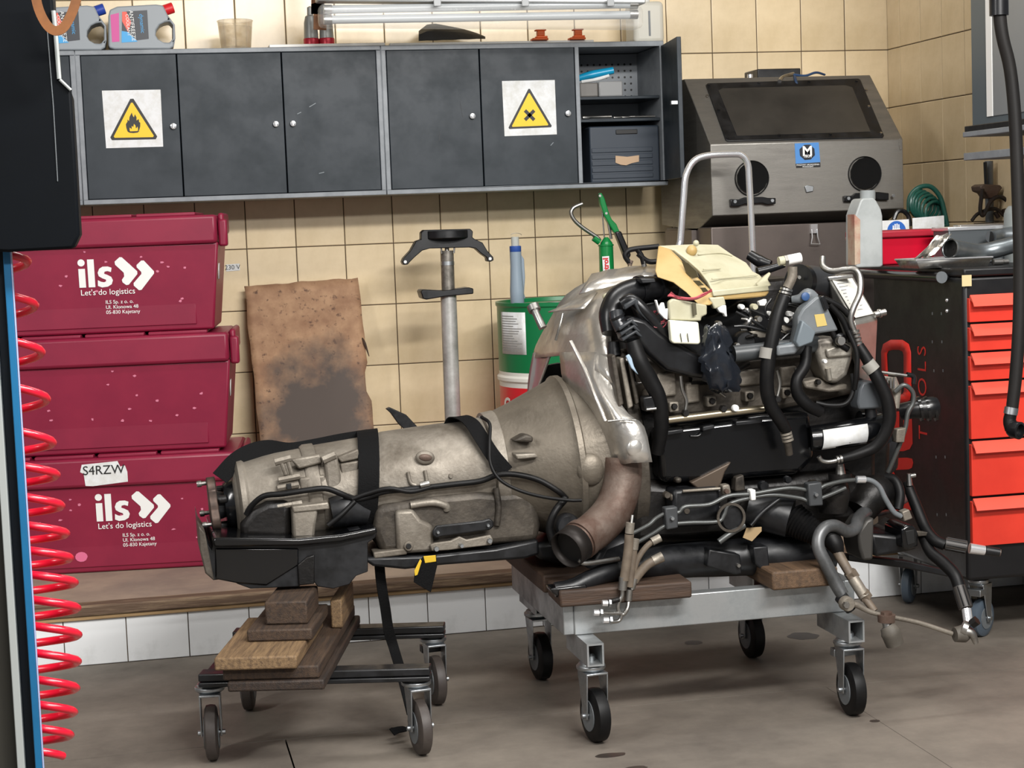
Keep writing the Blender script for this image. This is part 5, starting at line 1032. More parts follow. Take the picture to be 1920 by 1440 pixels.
G('intake_manifold',[(1180,560),(1260,545),(1330,600),(1400,560),(1500,600),(1520,640),(1440,665),(1380,690),(1300,690),(1220,650)],-2.5,.2,BLK,.025)
rl=T('coolant_rail',[(1375,664,-2.68),(1430,658,-2.68),(1500,650,-2.68),(1530,645,-2.66)],16,mat('dark_grey_pipe','#3B3E40',.4),n=16)
G('rail_clamp',[(1432,658),(1450,656),(1456,676),(1436,680)],-2.705,.03,GREYP,.004)
disc('dark_pulley',1392,640,-2.62,20,.03,BLKM,n=24); disc('pulley_nut',1381,647,-2.65,5,.012,STEEL)
# loose wires over the top
MAR=mat('maroon_wire','#7A2A33',.45); PINK=mat('pink_red_wire','#C2505A',.45)
for k in range(7):
    a_=k*.5; T('loose_wire',[(1255+3*math.cos(a_),548+2*k*.6,-2.66),(1272,558+2*math.sin(k*2),-2.68),(1300,560+1.6*math.cos(k*3),-2.70),(1320,552+2*math.sin(k),-2.70),(1334,543+1.2*k*.5,-2.68)],1.5,PINK if k%2 else MAR,n=6,sm=4)
for k in range(8):
    T('loose_wire',[(1215+k*3,585+R.uniform(-4,4),-2.63),(1222+R.uniform(-8,8),600,-2.65),(1240+R.uniform(-10,6),610+R.uniform(-5,5),-2.66),(1250+k*2,590+R.uniform(-8,8),-2.65)],1.1,MAR if k%3 else BLK,n=6,sm=4)
G('harness_bracket',[(1200,522),(1228,522),(1230,530),(1204,532)],-2.6,.05,BLKM,.003)
T('relay_plug',[(1138,555,-2.5),(1142,570,-2.52)],9,CREAM,sm=0); T('relay_plug',[(1148,562,-2.52),(1151,576,-2.53)],7,mat('dusty_pink','#B89A94',.5),sm=0)
for pts in ([(1182,495),(1172,480),(1178,470),(1195,466),(1215,464),(1235,462)],[(1195,468),(1203,480),(1207,495)],[(1196,476),(1215,490),(1235,490)]): T('vent_hose',[(x,y,-2.35) for x,y in pts],5,RUB)
T('vent_fitting',[(1180,497,-2.35),(1183,488,-2.35)],5,RUST,sm=0); T('vent_fitting',[(1206,490,-2.35),(1208,500,-2.35)],5,STEEL,sm=0)
# --- fuel / coolant top right
T('sensor_pod',[(1405,478,-2.3),(1425,490,-2.32),(1445,496,-2.34)],[10,12,8],BLK); T('sensor_pod',[(1420,510,-2.4),(1440,505,-2.4),(1470,496,-2.4)],[9,8,6],BLK)
hs=T('air_pipe',[(1486,500,-2.72),(1485,520,-2.72),(1476,540,-2.72)],9,ALU,n=14)
T('white_fitting',[(1460,490,-2.72),(1478,487,-2.72)],[8.5,8.5],CREAM,hs,sm=0); T('white_fitting',[(1476,488,-2.72),(1501,483,-2.72)],9.5,WHITE,hs,sm=0); T('fitting_nut',[(1470,489,-2.72),(1476,488,-2.72)],11,STEEL,hs,n=6,sm=0)
for k in range(3): T('crimp_ring',[(1475-k*2.2,541+k*6,-2.72),(1474-k*2.2,545+k*6,-2.72)],12,STEEL,hs,sm=0)
T('rubber_hose',[(1470,556,-2.72),(1458,590,-2.73),(1447,640,-2.735),(1439,690,-2.735),(1438,730,-2.73),(1446,762,-2.725),(1464,790,-2.72),(1474,808,-2.71)],[12.5,13,13.5,13.5,13.5,13,12,11],RUB,n=14)
T('hose_sleeve',[(1440,652,-2.735),(1437,672,-2.735)],14.5,mat('pale_sleeve','#8A8781',.5),n=14,sm=0)
for k in range(4): T('crimp_ring',[(1472+k*1.6,805+k*6,-2.71),(1473+k*1.6,809+k*6,-2.71)],11,ALU,sm=0)
T('pipe_end',[(1476,826,-2.71),(1480,852,-2.70)],[8,7],ALUD,sm=0)
hs=T('metal_pipe',[(1543,483,-2.6),(1544,500,-2.62),(1560,508,-2.64),(1585,505,-2.66),(1604,506,-2.68),(1613,522,-2.69),(1612,550,-2.70),(1600,578,-2.71),(1595,600,-2.71),(1602,624,-2.71)],6,STEEL,n=12)
for k in range(4): T('crimp_ring',[(1602+k*2,620+k*7,-2.71),(1603+k*2,624+k*7,-2.71)],9.5,STEEL,hs,sm=0)
T('rubber_hose',[(1610,648,-2.71),(1625,672,-2.72),(1645,708,-2.73),(1662,745,-2.735),(1668,780,-2.735),(1660,812,-2.73),(1640,838,-2.72),(1608,852,-2.71),(1580,860,-2.70)],[10,11,13,13,13,12,11,10,9],RUB,n=14)
T('hose_sleeve',[(1626,680,-2.725),(1638,695,-2.73)],14,MATS['pale_sleeve'],n=14,sm=0); T('pipe_end',[(1580,860,-2.7),(1556,866,-2.7),(1541,864,-2.7),(1535,856,-2.7)],4.5,STEEL)
for k in range(4): T('crimp_ring',[(1590-k*6,857+k*1.5,-2.7),(1586-k*6,858+k*1.5,-2.7)],8,STEEL,sm=0)
T('turbo_pipe',[(1503,528,-2.5),(1530,530,-2.46),(1560,545,-2.42),(1590,560,-2.4)],[30,31,30,28],mat('dark_rubber_pipe','#2E2F31',.45),n=24); T('turbo_pipe_lip',[(1497,527,-2.512),(1505,528,-2.5)],32,BLK,n=24,sm=0); bolt(1497,520,-2.53,4,STEEL)
# silver box with label (egr cooler)
b=MB(); tp=[(1553,522,-2.50),(1600,517,-2.42),(1646,598,-2.60),(1603,606,-2.70)]; bt=[(1556,560,-2.48),(1604,560,-2.40),(1640,722,-2.52),(1612,712,-2.66)]
b.add([P(*q) for q in tp]+[P(*q) for q in bt],[(0,1,2,3),(4,5,6,7)[::-1],(0,4,5,1),(1,5,6,2),(2,6,7,3),(3,7,4,0)]); cl=b.build('cooler_box',mat('cooler_alloy','#A8A6A0',.4,.7,col2='#8F8D87',scale=9),eng,bevel=.006)
qd=[P(*q)+Vector((0,-.002,.002)) for q in ((1560,527,-2.505),(1597,523,-2.44),(1637,590,-2.59),(1602,598,-2.685))]; lbp=MB().prism(qd,(0,-.001,.001)).build('label_plate',mat('label_silver','#D6D4CC',.45),cl)
def bil(u,v): return (qd[0].lerp(qd[1],u)).lerp(qd[3].lerp(qd[2],u),v)+Vector((0,-.0018,.0018))
b=MB()
for i in range(9):
    v=.1+.09*i; b.grid([[bil(.12,v),bil(.12+.7*(.5+.5*R.random()),v)],[bil(.12,v+.025),bil(.12+.7*(.5+.5*R.random()),v+.025)]])
b.build('label_print',ln_,lbp,kind='stuff')
T('cooler_nipple',[(1640,590,-2.62),(1660,585,-2.62)],[6,6.5],STEEL,cl,sm=0); T('cooler_nipple',[(1648,588,-2.62),(1651,587,-2.62)],8.5,STEEL,cl,sm=0)
G('cooler_edge',[(1552,519),(1600,514),(1602,521),(1554,527)],-2.51,.08,STEEL,.003,cl)
# grey bracket cover
gb=G('grey_cover',[(1506,578),(1530,557),(1542,555),(1573,620),(1531,626),(1497,657),(1492,664),(1458,668),(1458,648),(1491,645),(1497,611),(1497,594)],-2.76,.05,GREYP,.006); G('yellow_sticker',[(1527,590),(1545,588),(1551,610),(1532,613)],-2.7615,.0012,mat('sticker_gold','#BBA560',.5),0,gb)
G('grey_cover_step',[(1505,600),(1530,622),(1524,642),(1498,652),(1493,642)],-2.78,.03,mat('grey_plastic_b','#656E74',.45),.004,gb); G('grey_cover_arm',[(1459,648),(1495,640),(1494,658),(1456,664)],-2.745,.04,MATS['grey_plastic_b'],.005,gb); G('grey_clip',[(1539,556),(1546,554),(1556,578),(1548,582)],-2.775,.03,BLK,.002,gb)
T('grey_elbow',[(1485,562,-2.7),(1500,560,-2.71),(1515,553,-2.71),(1528,560,-2.71)],[7,9,13,10],GREYP); disc('blue_bore',1510,556,-2.735,8,.004,mat('blue_seal','#2F4E7A',.5))
# turbo housing
G('turbo_housing',[(1530,637),(1565,632),(1598,650),(1600,672),(1590,704),(1571,720),(1553,717),(1541,694),(1531,660)],-2.69,.1,mat('bright_casting','#A8A398',.5,.7,col2='#77716a',scale=9,bump=.4,bscale=60),.022,seg=4); T('cast_rib',[(1552,690,-2.695),(1556,712,-2.69)],5,MATS['bright_casting']); G('turbo_flange',[(1548,655),(1585,642),(1600,650),(1598,668),(1580,670),(1552,672)],-2.7,.04,MATS['bright_casting'],.006); G('turbo_flange',[(1505,715),(1535,708),(1560,722),(1590,720),(1590,732),(1555,736),(1510,728)],-2.66,.05,ALU,.006)
disc('turbo_bolt',1575,639,-2.72,9,.012,STEEL); disc('turbo_bolt',1545,677,-2.72,4,.012,WHITE); disc('turbo_bolt',1533,716,-2.67,5,.012,GRIME)
T('turbo_ring',[(1572,636,-2.70),(1578,640,-2.71)],14,BLK,sm=0)
T('bent_hose',[(1512,650,-2.69),(1509,685,-2.70),(1494,712,-2.71),(1496,738,-2.71),(1515,760,-2.71),(1538,772,-2.70)],[11,11,11,12,12,11],RUB,n=14)
T('thin_hose',[(1598,700,-2.71),(1599,735,-2.715),(1585,757,-2.715),(1555,760,-2.71),(1530,755,-2.70)],4.5,RUB)
T('thin_hose',[(1590,620,-2.72),(1606,660,-2.73),(1606,700,-2.73),(1602,730,-2.72)],5,RUB)
G('sensor_cone',[(1612,730),(1618,717),(1640,714),(1648,728),(1656,755),(1655,766),(1610,768),(1608,755)],-2.70,.06,mat('cone_grey','#4C5054',.45),.006); T('sensor_neck',[(1632,765,-2.67),(1634,782,-2.67)],11,BLKM,sm=0); 
bp=T('charge_pipe',[(1520,822,-2.66),(1560,818,-2.67),(1620,808,-2.67),(1655,798,-2.66)],[24,26,26,24],BLKG,n=24)
b=MB(); rows=[]
for i in range(8):
    a_=-.95+1.5*i/7; row=[]
    for x,y in ((1534,818.5),(1617,806.5)):
        c=P(x,y,-2.67); r=28.2*mpp(c); row.append(c+Vector((0,-r*math.cos(a_),r*math.sin(a_))))
    rows.append(row)
b.grid(rows).build('part_label',PAPER,bp,solid=.0006); 
T('filter_housing',[(1610,790,-2.62),(1640,795,-2.62),(1655,830,-2.62)],[20,26,22],BLKG,n=18)
# front of engine: lines and pulley hose to the right
T('ribbed_hose_end',[(1690,772,-2.5),(1712,768,-2.52),(1740,765,-2.53),(1754,764,-2.53)],[16,17,21,20],BLK,n=18); 
for x in (1722,1736,1749): T('hose_ring',[(x,767,-2.525),(x+5,766,-2.527)],24,BLKG,n=18,sm=0)
T('thin_rod',[(1645,697,-2.6),(1675,701,-2.6),(1705,705,-2.6)],3,STEEL,n=8); T('rod_end',[(1700,702,-2.6),(1713,706,-2.6),(1713,720,-2.6)],4.5,BLK)
T('coolant_line',[(1678,735,-2.62),(1695,722,-2.63),(1711,735,-2.63),(1712,755,-2.63),(1702,775,-2.63),(1698,800,-2.63),(1690,825,-2.63),(1680,850,-2.62),(1665,885,-2.6)],4.5,mat('line_grey','#5C5E5D',.4,.6),n=10)
G('line_union',[(1682,805),(1700,802),(1696,830),(1680,830)],-2.65,.03,ALU,.003); T('valve_block',[(1672,710,-2.6),(1680,732,-2.6),(1678,765,-2.6)],[9,10,8],ALU,n=10,sm=0); G('valve_bracket',[(1652,704),(1680,708),(1676,722),(1655,716)],-2.6,.04,ALU,.003)
for k in range(3): T('fin',[(1664+k*6,708,-2.63),(1664+k*6,728,-2.63)],2,STEEL,sm=0)
G('timing_cover',[(1600,740),(1660,735),(1675,800),(1670,900),(1640,960),(1600,960)],-2.52,.4,GRIME,.02)
G('pulley_block',[(1660,800),(1690,810),(1688,880),(1660,900)],-2.5,.25,BLKM,.015)
# --- lower dark machinery
G('sump',[(1190,900),(1300,905),(1480,890),(1600,880),(1640,930),(1620,985),(1430,1000),(1350,1015),(1180,1025)],-2.60,.4,GRIME,.03)
G('starter_cover',[(1262,918),(1350,912),(1352,985),(1260,990)],-2.67,.1,BLKM,.012); T('starter_edge',[(1280,921,-2.68),(1350,916,-2.68)],3,ALU,sm=0); G('alloy_bracket',[(1295,905),(1372,866),(1360,885),(1350,915),(1310,918)],-2.655,.03,mat('grimy_bracket','#55493E',.5,.4),.004)
disc('mount_eye',1370,970,-2.70,26,.03,BLKM,n=28); MB().lathe(P(1370,970,-2.735),(0,-1,0),[(0,.041),(.006,.041),(.006,.034),(0,.034)],28,caps=False).build('mount_ring',GREYP if 0 else ALUD,eng); G('mount_ear',[(1354,910),(1368,908),(1372,925),(1358,930)],-2.69,.03,ALU,.004); bolt(1362,921,-2.70,5,RUST)
G('carrier',[(1380,895),(1395,890),(1398,920),(1378,922)],-2.66,.04,ALUD,.004)
c1_=[(1180,1003,-2.72),(1215,985,-2.73),(1230,972,-2.73),(1250,962,-2.735),(1272,961,-2.735),(1285,950,-2.735),(1330,946,-2.735),(1365,930,-2.735),(1410,926,-2.735),(1480,915,-2.735),(1525,920,-2.735),(1548,910,-2.73),(1580,902,-2.72),(1610,899,-2.71)]
T('cooler_line',c1_,4,STEEL if 0 else mat('line_grey','#5C5E5D',.4,.6),n=10)
T('cooler_line',[(1190,1020,-2.72),(1225,1000,-2.73),(1250,985,-2.735),(1290,980,-2.735),(1345,978,-2.735),(1358,965,-2.735),(1368,945,-2.735),(1410,933,-2.73),(1450,928,-2.73),(1500,934,-2.73),(1520,940,-2.735),(1550,930,-2.73),(1585,915,-2.72)],4,MATS['line_grey'],n=10)
T('cooler_line',[(1395,985,-2.72),(1370,1000,-2.73),(1348,1016,-2.73)],6,MATS['line_grey']); T('cooler_line',[(1462,935,-2.72),(1430,960,-2.72),(1408,985,-2.72)],4,BLKM)
for pts in ([(1247,953),(1271,950),(1272,990),(1250,994)],[(1515,907),(1541,904),(1544,948),(1518,950)]): q=G('line_clamp',pts,-2.755,.035,mat('clamp_grey','#37393B',.5),.004); bolt(sum(p[0] for p in pts)/4,sum(p[1] for p in pts)/4,-2.757,4,ZINC,q)
G('white_collar',[(1407,919),(1417,918),(1418,938),(1409,939)],-2.75,.03,WHITE,.003)
T('steering_rack',[(1400,950,-2.62),(1440,960,-2.64),(1482,972,-2.67)],[34,38,36],BLKM,n=22)
pts=[];rr=[]
for k in range(25):
    u=k/24; pts.append((1484+u*60,972+u*38,-2.67-u*.07)); rr.append((31-u*12)*(1+.07*(1 if k%2 else -1)))
T('rack_bellows',pts,rr,RUB,n=20,sm=0)
G('paper_scrap',[(1393,1008),(1400,990),(1428,988),(1428,996),(1410,1015)],-2.70,.003,mat('scrap_tan','#A08864',.7),0)
sb=T('subframe',[(1040,1106,-2.74),(1075,1100,-2.74),(1110,1084,-2.73),(1160,1068,-2.70),(1230,1055,-2.66),(1330,1048,-2.62),(1450,1042,-2.62),(1560,1040,-2.62)],[14,16,17,20,30,34,36,30],BLKM,n=18)
G('subframe_tip',[(1032,1104),(1100,1096),(1102,1104),(1090,1112),(1060,1116),(1045,1118),(1036,1112)],-2.765,.06,BLKG,.004,sb)
G('subframe_bracket',[(1330,1030),(1388,1040),(1392,1075),(1380,1078),(1325,1062)],-2.70,.07,BLKM,.004,sb); G('subframe_bracket',[(1412,1026),(1440,1024),(1444,1068),(1438,1076),(1416,1058)],-2.70,.08,BLKM,.004,sb)
for x,y in ((1384,1060),): bolt(x,y,-2.702,4,STEEL,sb)
G('sump_pan',[(1180,1000),(1330,1010),(1560,985),(1570,1040),(1430,1050),(1250,1060),(1140,1070),(1100,1075),(1130,1020)],-2.55,.3,BLKM,.02)
G('gearbox_crossbeam',[(1000,1020),(1060,1010),(1150,1000),(1180,1040),(1150,1060),(1060,1062),(1010,1050)],-2.5,.3,BLKM,.015)
T('converter_hose',[(1060,935,-2.6),(1040,960,-2.62),(1030,990,-2.62),(1038,1020,-2.62)],7,RUB); disc('converter_cover',1062,985,-2.6,24,.03,BLKM,n=24)
T('drive_stub',[(1045,1000,-2.55),(1080,985,-2.5)],22,GRIME,n=18,sm=0)
# --- hose bundle at lower left of the engine
HB=mat('aged_hose','#6E6254',.6,col2='#574C41',scale=14)
def hosef(name,pts,r,Y,par=None): return T(name,[(x,y,Y) for x,y in pts],r,HB,par,n=12)
h=hosef('power_hose',[(1180,1002),(1178,1030),(1174,1060),(1170,1088)],9,-2.80)
T('hose_ferrule',[(1182,980,-2.8),(1180,1000,-2.8)],8.5,ALU,h,sm=0); T('hose_stub',[(1186,966,-2.795),(1184,982,-2.8)],3,STEEL,h,sm=0); T('hose_ferrule',[(1169,1082,-2.8),(1167,1106,-2.8)],8.5,STEEL,h,sm=0)
h=hosef('power_hose',[(1188,1030),(1184,1065),(1180,1100)],7.5,-2.79)
T('hose_ferrule',[(1191,1010,-2.79),(1188,1030,-2.79)],8.5,ALU,h,sm=0); T('hose_ferrule',[(1180,1105,-2.79),(1178,1126,-2.79)],7,STEEL,h,sm=0)
h=hosef('power_hose',[(1232,1010),(1212,1025),(1196,1048),(1188,1072)],5.5,-2.77); T('hose_ferrule',[(1222,1016,-2.77),(1238,1008,-2.77)],8,ALU,h,sm=0)
h=hosef('power_hose',[(1242,1045),(1215,1058),(1196,1078),(1188,1090)],9,-2.775); T('hose_ferrule',[(1224,1052,-2.775),(1242,1043,-2.775)],9.5,ALU,h,sm=0); T('hose_ferrule',[(1190,1084,-2.78),(1184,1104,-2.78)],7,STEEL,h,sm=0)
lp=T('pipe_loop',[(1167,1106,-2.80),(1166,1118,-2.80),(1159,1132,-2.80),(1160,1146,-2.80),(1168,1152,-2.8),(1176,1142,-2.8),(1179,1126,-2.79)],4,STEEL,n=10); T('pipe_tail',[(1166,1150,-2.8),(1145,1150,-2.81),(1122,1149,-2.82)],3.5,STEEL,lp); T('pipe_tail',[(1166,1152,-2.8),(1160,1164,-2.8),(1140,1166,-2.81)],3.5,STEEL,lp)
for x,y in ((1117,1149),(1135,1163),(1133,1131)): q=T('banjo_nut',[(x-4,y,-2.82),(x+6,y,-2.82)],6,CHROME,lp,n=8,sm=0); T('banjo_nut',[(x+8,y,-2.82),(x+12,y,-2.82)],8,ZINC,lp,n=6,sm=0)
T('bolt_stud',[(1136,1131,-2.82),(1160,1124,-2.81)],5,GRIME,lp,sm=0)
# --- front suspension leftovers at the right
ar=T('anti_roll_bar',[(1700,930,-2.35),(1660,952,-2.5),(1640,957,-2.60),(1620,962,-2.66),(1608,975,-2.70),(1604,990,-2.73),(1588,996,-2.75),(1566,986,-2.76),(1548,989,-2.77),(1536,1005,-2.78),(1535,1028,-2.79),(1550,1060,-2.80),(1568,1095,-2.81),(1580,1116,-2.82)],[11,12,12,12,12,12,12,12,12,12,12,12.5,13,12],mat('bar_grey','#68696A',.42,.5,col2='#454646',scale=9),n=16)
T('bar_eye',[(1576,1118,-2.83),(1596,1142,-2.83)],[13,12],BLKM,ar); lk=T('drop_link',[(1586,1130,-2.86),(1605,1134,-2.86),(1640,1150,-2.86),(1720,1167,-2.86),(1785,1188,-2.86)],[6,6,4.5,4.5,4.5],ALU,n=10)
disc('link_eye',1586,1131,-2.86,14,.02,ALU,lk,n=20); disc('link_bolt',1586,1134,-2.882,7,.008,STEEL,lk,n=6)
jb=T('ball_joint',[(1790,1190,-2.86),(1806,1188,-2.86),(1815,1184,-2.86)],[14,17,11],mat('dusty_rubber','#57524A',.65,col2='#454039',scale=15),lk,n=16); T('joint_stud',[(1808,1183,-2.87),(1822,1188,-2.88),(1830,1206,-2.88)],[11,8,5],STEEL,lk,n=12); T('joint_nut',[(1822,1170,-2.88),(1832,1163,-2.89)],10,GRIME,lk,n=6,sm=0); T('joint_ring',[(1803,1176,-2.865),(1812,1180,-2.87)],15,STEEL,lk,n=14,sm=0)
td=T('tie_rod',[(1560,1012,-2.74),(1572,1038,-2.76),(1590,1070,-2.79),(1615,1112,-2.82),(1640,1146,-2.85)],[12,10,9,8,7],HB,n=12); T('tie_boot',[(1552,1000,-2.73),(1566,1022,-2.75),(1574,1040,-2.76)],[20,17,9],RUB,td,n=16)
for (x,y,yy) in ((1597,1078,-2.795),(1621,1116,-2.825)): T('lock_nut',[(x-4,y-6,yy),(x+4,y+6,yy)],12.5,HB,td,n=6,sm=0)
T('rod_thread',[(1600,1085,-2.8),(1622,1120,-2.83)],11,ALU,td,n=12)
be=T('rod_end_joint',[(1662,1152,-2.87),(1662,1166,-2.87)],[17,16],RUST,td,n=20,sm=0); T('joint_cap',[(1662,1147,-2.87),(1662,1154,-2.87)],11,RUST,td,n=8,sm=0); T('joint_neck',[(1662,1164,-2.87),(1665,1178,-2.875)],9,STEEL,td,n=12,sm=0); T('joint_boot',[(1663,1174,-2.875),(1670,1186,-2.88),(1678,1208,-2.88)],[14,19,17],mat('dusty_rubber','#57524A',.65,col2='#454039',scale=15),td,n=18)
# front subframe corner, pump and hoses
G('frame_leg',[(1608,1000),(1625,975),(1640,970),(1638,1050),(1618,1052),(1612,1030)],-2.72,.12,mat('frame_steel','#4B4946',.5,.5),.008)
G('frame_box',[(1632,1000),(1690,1005),(1715,985),(1722,1030),(1700,1035),(1640,1045)],-2.66,.2,BLKM,.01); b=MB(); 
fb=G('frame_socket',[(1690,992),(1700,985),(1715,985),(1722,1000),(1722,1025),(1705,1032),(1692,1028)],-2.70,.12,BLKG,.006); G('socket_hole',[(1698,996),(1714,993),(1716,1018),(1702,1022)],-2.702,.004,BLACK,.001,fb); G('frame_tab',[(1718,996),(1740,998),(1746,1004),(1722,1006)],-2.69,.02,ALUD,.002,fb)
pu=T('steering_pump',[(1560,905,-2.66),(1562,925,-2.66),(1562,960,-2.66)],[28,32,26],GRIME,n=22); T('pump_cap',[(1575,870,-2.66),(1576,890,-2.66)],[7,10],STEEL,pu,sm=0); T('pump_lid',[(1575,888,-2.66),(1575,900,-2.66)],22,GRIME,pu,n=20,sm=0)
T('sway_mount',[(1610,960,-2.62),(1640,925,-2.6),(1675,930,-2.58)],[30,36,26],GRIME,n=18)
T('brake_pipe',[(1605,900,-2.72),(1630,900,-2.72),(1648,912,-2.72),(1660,935,-2.72),(1676,960,-2.72),(1690,968,-2.72)],5,GREYP,n=10); T('pipe_coupling',[(1606,899,-2.72),(1622,899,-2.72)],7,CHROME,sm=0); G('coupler',[(1692,960),(1705,955),(1712,972),(1696,978)],-2.73,.03,ALU,.003)
T('power_steering_hose',[(1660,895,-2.6),(1678,900,-2.62),(1688,925,-2.64),(1684,955,-2.65)],9,RUB,n=12); T('grease_nipple',[(1704,888,-2.6),(1705,910,-2.6)],[4,6],STEEL,sm=0); T('grease_nipple',[(1704,893,-2.6),(1716,891,-2.6)],4,STEEL,sm=0)
fh=T('power_steering_hose',[(1700,905,-2.58),(1718,950,-2.62),(1735,990,-2.66),(1752,1012,-2.70),(1772,1022,-2.72)],[10,11,11,11,11],RUB,n=14)
T('ribbed_cuff',[(1772,1019,-2.72),(1812,1026,-2.74)],[11.5,11.5],mat('cuff_dark','#34302D',.5),fh,n=16,sm=0)
for k in range(8):
    a_=k*math.pi/4; c0=P(1774,1019,-2.72); c1=P(1811,1026,-2.74); p,q=fr(c1-c0); o_=(p*math.cos(a_)+q*math.sin(a_))*11.5*mpp(c0); MB().tube([c0+o_,c1+o_],.002,6,sm=0).build('cuff_rib',RUB,fh)
T('hose_coupler',[(1818,1028,-2.742),(1846,1032,-2.75)],[10,9],CHROME,fh,n=14,sm=0); T('hose_plug',[(1848,1032,-2.75),(1874,1036,-2.76)],[9,8],BLKM,fh,n=14,sm=0); T('plug_tip',[(1866,1035,-2.757),(1876,1037,-2.762)],7,RUST,fh,n=10,sm=0)
fh=T('power_steering_hose',[(1730,1005,-2.66),(1745,1035,-2.70),(1768,1055,-2.74),(1790,1078,-2.78),(1800,1105,-2.80)],[10,11,12,12,12],RUB,n=14)
T('ribbed_cuff',[(1798,1100,-2.80),(1811,1140,-2.83)],[12.5,13.5],MATS['cuff_dark'],fh,n=16,sm=0)
for k in range(8):
    a_=k*math.pi/4; c0=P(1799,1102,-2.80); c1=P(1811,1139,-2.83); p,q=fr(c1-c0); o_=(p*math.cos(a_)+q*math.sin(a_))*13*mpp(c0); MB().tube([c0+o_,c1+o_],.002,6,sm=0).build('cuff_rib',RUB,fh)
T('hose_coupler',[(1812,1142,-2.835),(1816,1170,-2.855)],[9,9],CHROME,fh,n=14,sm=0)
G('radiator_bar',[(1590,1040),(1700,1052),(1800,1075),(1800,1086),(1700,1066),(1590,1052)],-2.5,.04,BLKM,.004)
# ================================================================ cream electronics box on top
t=thing('electronics_box','broken cream plastic electronics box lying on top of the engine','box',P(1335,560,-2.55))
def prism3(name,pts,d,m,bev=.003,par=None): return MB().prism([P(*p) for p in pts],d).build(name,m,par or t,bevel=bev)
prism3('lid',[(1234,460,-2.46),(1300,457,-2.40),(1346,458,-2.36),(1375,478,-2.40),(1400,492,-2.44),(1412,508,-2.48),(1425,515,-2.5),(1440,532,-2.56),(1438,543,-2.60),(1400,545,-2.62),(1338,549,-2.64),(1327,527,-2.59),(1311,506,-2.55),(1291,488,-2.51),(1264,468,-2.475)],(0,.012,-.012),CREAM,.004)
prism3('side_wall',[(1234,461,-2.47),(1254,467,-2.48),(1272,484,-2.51),(1284,500,-2.53),(1337,550,-2.65),(1342,566,-2.66),(1330,573,-2.66),(1310,572,-2.66),(1286,548,-2.63),(1262,530,-2.60),(1232,520,-2.57),(1228,508,-2.55)],(.01,.02,0),CREAMD,.003)
for pts in ([(1278,490),(1290,493),(1306,508),(1310,520),(1298,522),(1287,514)],[(1294,526),(1311,526),(1320,535),(1304,536)],[(1308,540),(1322,539),(1329,547),(1316,548)]): prism3('window_opening',[(x,y,-2.545-.0021*(x-1278)-.006) for x,y in pts],(.002,.003,0),mat('dark_opening','#4A4531',.6),.001)
for pts in ([(1308,480,-2.465),(1350,477,-2.415),(1372,482,-2.41)],[(1334,526,-2.60),(1380,522,-2.56),(1420,518,-2.52)],[(1318,508,-2.56),(1350,506,-2.53)]): MB().tube([P(*p)+Vector((0,-.004,.004)) for p in pts],.0022,6).build('lid_ridge',CREAM,t)
prism3('front_lip',[(1336,549,-2.65),(1438,541,-2.62),(1443,548,-2.62),(1436,556,-2.62),(1400,560,-2.63),(1345,563,-2.66)],(0,.03,0),CREAMD,.004); prism3('lip_top',[(1336,545,-2.66),(1440,534,-2.625),(1443,545,-2.625),(1338,556,-2.662)],(0,.01,0),CREAM,.003)
MB().ball(P(1297,470,-2.47),.016,(1,.8,1),14,8).build('peg',CREAMD,t); MB().ball(P(1305,456,-2.44),.009,(1,1,1),12,8).build('peg_tip',CREAM,t)
prism3('corner_clip',[(1418,532,-2.61),(1436,516,-2.6),(1444,510,-2.6),(1446,514,-2.6),(1440,524,-2.61),(1447,535,-2.62),(1436,540,-2.62),(1424,540,-2.62)],(0,.012,0),CREAM,.003)
prism3('bracket',[(1254,566,-2.68),(1262,560,-2.68),(1326,572,-2.68),(1326,590,-2.68),(1316,594,-2.68),(1315,602,-2.68),(1256,600,-2.68)],(0,.02,0),CREAM,.004)
br=prism3('tray',[(1256,600,-2.69),(1310,604,-2.69),(1314,642,-2.70),(1310,646,-2.70),(1264,644,-2.70),(1259,640,-2.70)],(0,.025,0),mat('pale_tray','#DDDCC6',.4),.006)
for x in (1275,1288): prism3('slot',[(x,625,-2.7025),(x+1.5,625,-2.7025),(x+4,641,-2.7025),(x+2.5,641,-2.7025)],(0,.001,0),BLACK,0,br)
prism3('connector_white',[(1229,563,-2.67),(1232,562,-2.67),(1236,577,-2.67),(1241,568,-2.67),(1245,567,-2.67),(1248,580,-2.67),(1253,578,-2.67),(1252,600,-2.67),(1246,597,-2.67),(1236,586,-2.67)],(0,.015,0),WHITE,.002)
prism3('foot',[(1345,578,-2.66),(1354,571,-2.66),(1362,572,-2.66),(1363,586,-2.66),(1364,594,-2.66),(1360,594,-2.66),(1358,588,-2.66),(1350,586,-2.66)],(0,.02,0),WHITE,.003); prism3('stem',[(1330,558,-2.66),(1358,556,-2.66),(1362,572,-2.66),(1340,580,-2.66)],(0,.025,0),CREAM,.004)
prism3('dark_slot',[(1298,568,-2.692),(1305,568,-2.692),(1307,590,-2.692),(1300,592,-2.692)],(0,.003,0),MATS['dark_opening'],.001)
prism3('lip_slot',[(1398,546,-2.632),(1415,544,-2.63),(1416,548,-2.63),(1399,550,-2.632)],(0,.002,0),WHITE,.001)
